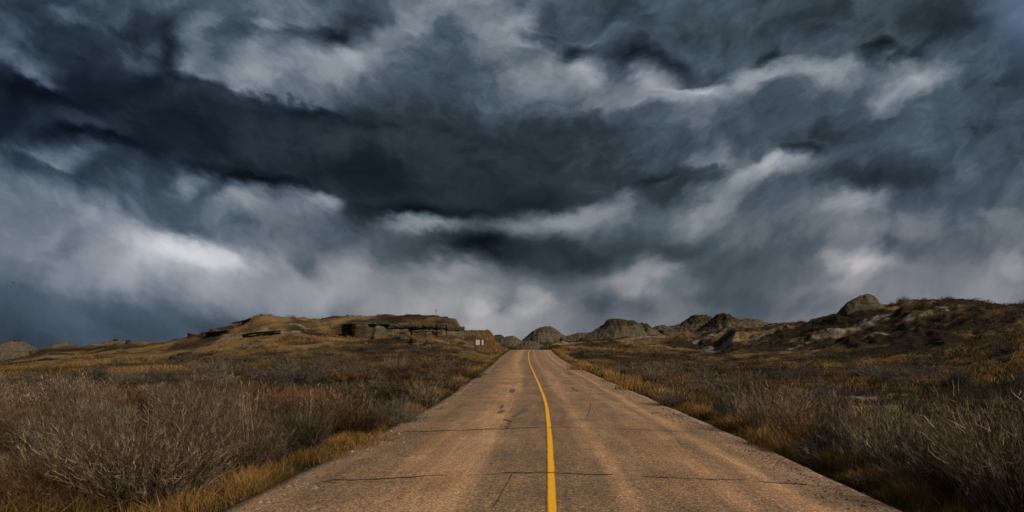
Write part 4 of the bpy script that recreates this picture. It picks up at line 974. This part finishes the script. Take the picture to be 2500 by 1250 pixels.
# everything smaller and farther, one mass of low brush
def mass(name, its, lod, label):
    for kd, mat in (('sage', M_SAGE), ('tan', M_TAN), ('rust', M_RUST)):
        Vs, Ts = [], []
        for it in its:
            if it[1] != kd: continue
            _, _, x, y, u, t, w, h = it
            _, _, V, tn = proto(kd, lod if y < 60 else 2, prng.randrange(5))
            a = prng.uniform(0, 6.28); c, s = math.cos(a), math.sin(a)
            W = V.copy(); W[:, 0], W[:, 1] = V[:, 0]*c-V[:, 1]*s, V[:, 0]*s+V[:, 1]*c
            W *= np.array([[w/1.2, w/1.2, h/.95]]); W += np.array([[x, y, float(ground_z(x, y))-.03]])
            Vs.append(W); Ts.append(np.clip(tn*.85+prng.uniform(-.22, .22), 0, 1))
        if Vs:
            o = twig_mesh({'sage': 'sagebrush_cover', 'tan': 'rabbitbrush_cover', 'rust': 'rust_brush_cover'}[kd], np.concatenate(Vs), np.concatenate(Ts), mat)
            tag(o, {'sage': 'far low grey sage cover over the flats and hillsides', 'tan': 'far low tan brush cover over the flats', 'rust': 'far low rusty brush cover over the flats'}[kd], None, None, 'stuff')
mass('brush', rest, 2, '')

# ------------------------------------------------------------------ grass
def blades(x, y, z, h, lean, width, tint, tint_var=.13, laz=None):
    n = len(x); az = rg.uniform(0, 2*np.pi, n) if laz is None else laz+rg.normal(0, .9, n)
    base = np.stack([x, y, z], 1); l = rg.uniform(.1, 1., n)*lean
    tip = base+np.stack([np.cos(az)*l*h, np.sin(az)*l*h, h*np.sqrt(np.maximum(.15, 1-.5*l*l))], 1)
    bend = np.stack([np.cos(az)*-.08*h*l*2, np.sin(az)*-.08*h*l*2, .06*h], 1)
    return twigs(base, tip, width, bend, .8), np.clip(tint+rg.normal(0, tint_var, n), 0, 1)

def verge():
    VV, TT = [], []
    for side in (-1, 1):
        for (s0, s1, n, wd) in ((5.5, 12, 26000, .0022), (12, 26, 24000, .0042), (26, 70, 20000, .010), (70, 126, 8000, .02)):
            s = rg.uniform(s0, s1, n)
            e = np.abs(rg.normal(0, 1, n)) if side < 0 else np.abs(rg.normal(0, .8, n))
            edge = (3.40 if side < 0 else 3.62)+(fbm(s*.9, s*0+side, 3, 91)-.5)*.55
            t = side*(edge+e*(.28 if side < 0 else .46)*(1+.6*(s > 26)))
            tadd = .06 if side > 0 else -.05
            p = road_pt(t, s); x, y = p[:, 0], p[:, 1]
            z = ground_z(x, y)
            tuft = fbm(x*2.2, y*2.2, 3, 93); gp = fbm(x*.5, y*.5, 3, 95)
            keep = tuft > rg.uniform(.34, .58, n)
            h = (.06+.27*tuft*np.clip(e*1.1, .25, 1.)*np.clip(.35+1.3*gp, .4, 1.2))*rg.uniform(.5, 1.3, n)*(1.25 if side > 0 else 1.)
            tint = .10+.42*np.clip(e*.9, 0, 1)+(gp-.5)*.9+(tuft-.5)*.5+tadd
            V, T = blades(x[keep], y[keep], z[keep]-.02, h[keep], .9, rg.uniform(.7, 1.3, keep.sum())*wd, tint[keep])
            VV.append(V); TT.append(T)
    tag(twig_mesh('verge_grass', np.concatenate(VV), np.concatenate(TT), M_GRASS), 'short golden and olive grass fringing both road edges', None, None, 'stuff')
verge()

def field():
    VV, TT = [], []
    n = 110000
    u = rg.uniform(-.8, .8, n); d = np.exp(rg.uniform(math.log(7), math.log(165), n)); x = u*d
    g = gold_mask(x, d); t = np.abs(road_t(x, d)); tf = fbm(x*1.1, d*.8, 3, 97)
    k = (t > 4.3)*(rg.uniform(0, 1, n) < np.clip(.18+g*1.0+(tf-.5)*1.2, .05, 1))
    k &= clay_mask(x, d) < rg.uniform(.2, .9, n)
    u, d, x, g, tf = [a[k] for a in (u, d, x, g, tf)]
    per = 4; d4 = np.repeat(d, per); sp = np.maximum(.05, d4*.0022)
    x4 = np.repeat(x, per)+rg.normal(0, 1, len(d4))*sp; y4 = d4+rg.normal(0, 1, len(d4))*sp*2
    z4 = ground_z(x4, y4)
    h = rg.uniform(.10, .34, len(d4))*np.repeat((.55+.9*tf)*(1-.55*sm(55, 85, d)), per)
    V, T = blades(x4, y4, z4-.02, h, .9, np.maximum(.0025, d4*.00034)*rg.uniform(.7, 1.3, len(d4)), np.repeat(.08+.55*g+(tf-.5)*.45, per), .1)
    tag(twig_mesh('prairie_grass', V, T, M_GRASS), 'cured golden brown bunch grass over flats and hillsides', None, None, 'stuff')
    # taller pale grass in clumps: near left corner, verges, crest margins, golden patches on the right flat
    VV, TT = [], []
    def clump(x, y, n, r, h, wd, tint, lean=.5, laz=None):
        a = rg.uniform(0, 6.28, n); rr = r*np.sqrt(rg.uniform(0, 1, n)); xx = x+rr*np.cos(a); yy = y+rr*np.sin(a)
        V, T = blades(xx, yy, ground_z(xx, yy)-.02, h*rg.uniform(.5, 1.15, n), lean, wd*rg.uniform(.7, 1.3, n), np.full(n, tint), .15, laz)
        VV.append(V); TT.append(T)
    for px, py, n, r, h, tint, lean in [(850,1102,600,.5,.32,.56,1.1),(905,1085,450,.4,.28,.58,1.1),(790,1130,350,.4,.3,.5,1.),(560,1200,350,.5,.34,.5,.9),(640,1165,350,.4,.34,.5,.9),(30,1290,1200,.8,.5,.36,1.3),(110,1275,600,.6,.4,.34,1.3),
            (440,1250,500,.6,.34,.52,1.),(1000,1010,500,.5,.28,.6,1.),(2085,1160,260,.18,.42,.6,.6),(1985,1120,200,.2,.3,.6,.7),(1860,1095,300,.3,.25,.55,.8),(2150,1190,500,.4,.22,.5,.9),(1930,968,700,1.1,.4,.78,.5),(1960,966,500,.8,.35,.74,.5),
            (1560,955,600,1.,.45,.6,.5),(1520,935,600,1.,.45,.62,.5),(1430,905,500,1.4,.5,.6,.5),(700,975,700,1.3,.4,.5,.6),(640,960,700,1.6,.35,.5,.6),(360,905,700,2.4,.4,.62,.5)]:
        x, y = at(px, py)
        clump(x, y, n, r, h, max(.0025, y*.00030), tint, lean)
    for i in range(420):                                # crest margins and golden banks
        z = i % 4
        if z == 0: px, d = rg.uniform(1345, 1620), rg.uniform(118, 150)
        elif z == 1: px, d = rg.uniform(1195, 1246), rg.uniform(104, 131)
        elif z == 2: px, d = rg.uniform(1130, 1200), rg.uniform(112, 128)
        else: px, d = rg.uniform(940, 1130), rg.uniform(98.5, 103)
        x = wx(px, d)
        if abs(float(road_t(x, d))) < 4.2: continue
        clump(x, d, 26, .7, .5 if z < 2 else .32, .024, .56 if z < 2 else .46, .5)
    for i in range(70):                                 # orange grass band at the foot of the right-hand hill
        px, d = rg.uniform(2050, 2500), rg.uniform(33, 52); x = wx(px, d); clump(x, d, 30, .9, .35, .012, .55, .6)
    for i in range(60):
        px, d = rg.uniform(560, 1130), rg.uniform(82, 99); x = wx(px, d); clump(x, d, 26, .8, .35, .024, .58, .6)
    tag(twig_mesh('tall_grass', np.concatenate(VV), np.concatenate(TT), M_GRASS), 'taller golden grass in clumps along verges, banks and flats', None, None, 'stuff')
field()

# single pale straw stalks standing out of the brush
def stalks(px, py, n, h, spread, label, heads=False):
    x, y = at(px, py); a = rg.uniform(0, 6.28, n); r = .12*np.sqrt(rg.uniform(0, 1, n))
    b = np.stack([r*np.cos(a), r*np.sin(a), np.full(n, -.03)], 1); hh = h*rg.uniform(.7, 1.1, n)
    tp = b+np.stack([rg.normal(0, spread, n)*hh, rg.normal(0, spread, n)*hh, hh], 1)
    V = twigs(b, tp, np.full(n, .0022), rg.normal(0, .03, (n, 3)), 1.)
    T = rg.uniform(.3, 1., n)
    k = np.repeat(np.arange(n), 14); f = rg.uniform(.72, 1., len(k)); bb = b[k]+(tp[k]-b[k])*f[:, None]
    dd = nrm(nrm(tp[k]-b[k])+rg.normal(0, .28 if not heads else .5, (len(k), 3)))
    V = np.concatenate([V, twigs(bb, bb+dd*(.07 if not heads else .035), np.full(len(k), .0016 if not heads else .0035))]); T = np.concatenate([T, rg.uniform(.2, .9, len(k))])
    o = twig_mesh('straw_stalks', V, T, M_STRAW); o.location = (x, y, float(ground_z(x, y)))
    tag(o, label, 'dry grass')
stalks(612, 1130, 7, 1.25, .10, 'few tall straw stalks standing in front of the big left verge bush')
stalks(740, 1110, 6, 1.0, .10, 'straw stalks between the big tan verge bush and the golden grass')
stalks(868, 1062, 9, 1.05, .22, 'fan of pale stalks rising from golden grass before the reddish brown bush')
stalks(300, 1222, 8, .72, .12, 'pale thick seed spikes standing before the wide bush near the left corner', True)
stalks(350, 1235, 6, .62, .16, 'shorter curved seed spikes just right of the thick ones near the left corner', True)
stalks(2043, 1140, 1, .55, .02, 'single pale upright stalk on the right verge')
stalks(2088, 1165, 10, .5, .25, 'small tuft of bright straw stalks at the right verge edge')
stalks(110, 1225, 6, .9, .3, 'leaning thin stalks in the near left corner brush')

# ------------------------------------------------------------------ loose gravel along the margins
def gravel():
    n = 9000
    s = np.concatenate([rg.uniform(5.5, 16, 5500), rg.uniform(16, 60, n-5500)]); side = np.where(rg.uniform(0, 1, n) < .5, -1, 1)
    t = side*(np.where(side < 0, 3.28, 3.42)+rg.normal(0, .20, n)-np.abs(rg.normal(0, .18, n)))
    r = np.exp(rg.normal(-4.5, .45, n))*np.where(s > 16, 1.7, 1.)
    p = road_pt(t, s); p[:, 2] = np.maximum(p[:, 2]*(np.abs(t) < np.where(side < 0, 3.2, 3.4))-9*(np.abs(t) >= np.where(side < 0, 3.2, 3.4)), ground_z(p[:, 0], p[:, 1]))
    oc = np.array([(1, 0, 0), (0, 1, 0), (-1, 0, 0), (0, -1, 0), (0, 0, .7), (0, 0, -.5)], float)
    fc = np.array([(0, 1, 4), (1, 2, 4), (2, 3, 4), (3, 0, 4), (1, 0, 5), (2, 1, 5), (3, 2, 5), (0, 3, 5)])
    a = rg.uniform(0, 6.28, n); V = oc[None]*(r[:, None, None]*rg.uniform(.6, 1.3, (n, 6, 1)))
    c, sn = np.cos(a)[:, None], np.sin(a)[:, None]
    X = V[..., 0]*c-V[..., 1]*sn; Y = V[..., 0]*sn+V[..., 1]*c
    V = np.stack([X, Y, V[..., 2]], -1)+p[:, None]
    fcs = (fc[None]+(np.arange(n)*6)[:, None, None]).reshape(-1, 3)
    m = mat_plant('road_gravel', [(0., (.07, .045, .03)), (.4, (.19, .12, .075)), (.8, (.32, .22, .15)), (1., (.46, .36, .28))])
    o = make_mesh('gravel', V.reshape(-1, 3), fcs, np.full(len(fcs), 3), m, attrs={'tint': np.repeat(rg.uniform(0, 1, n), 6)})
    tag(o, 'loose tan gravel scattered along both road margins', None, None, 'stuff')
gravel()
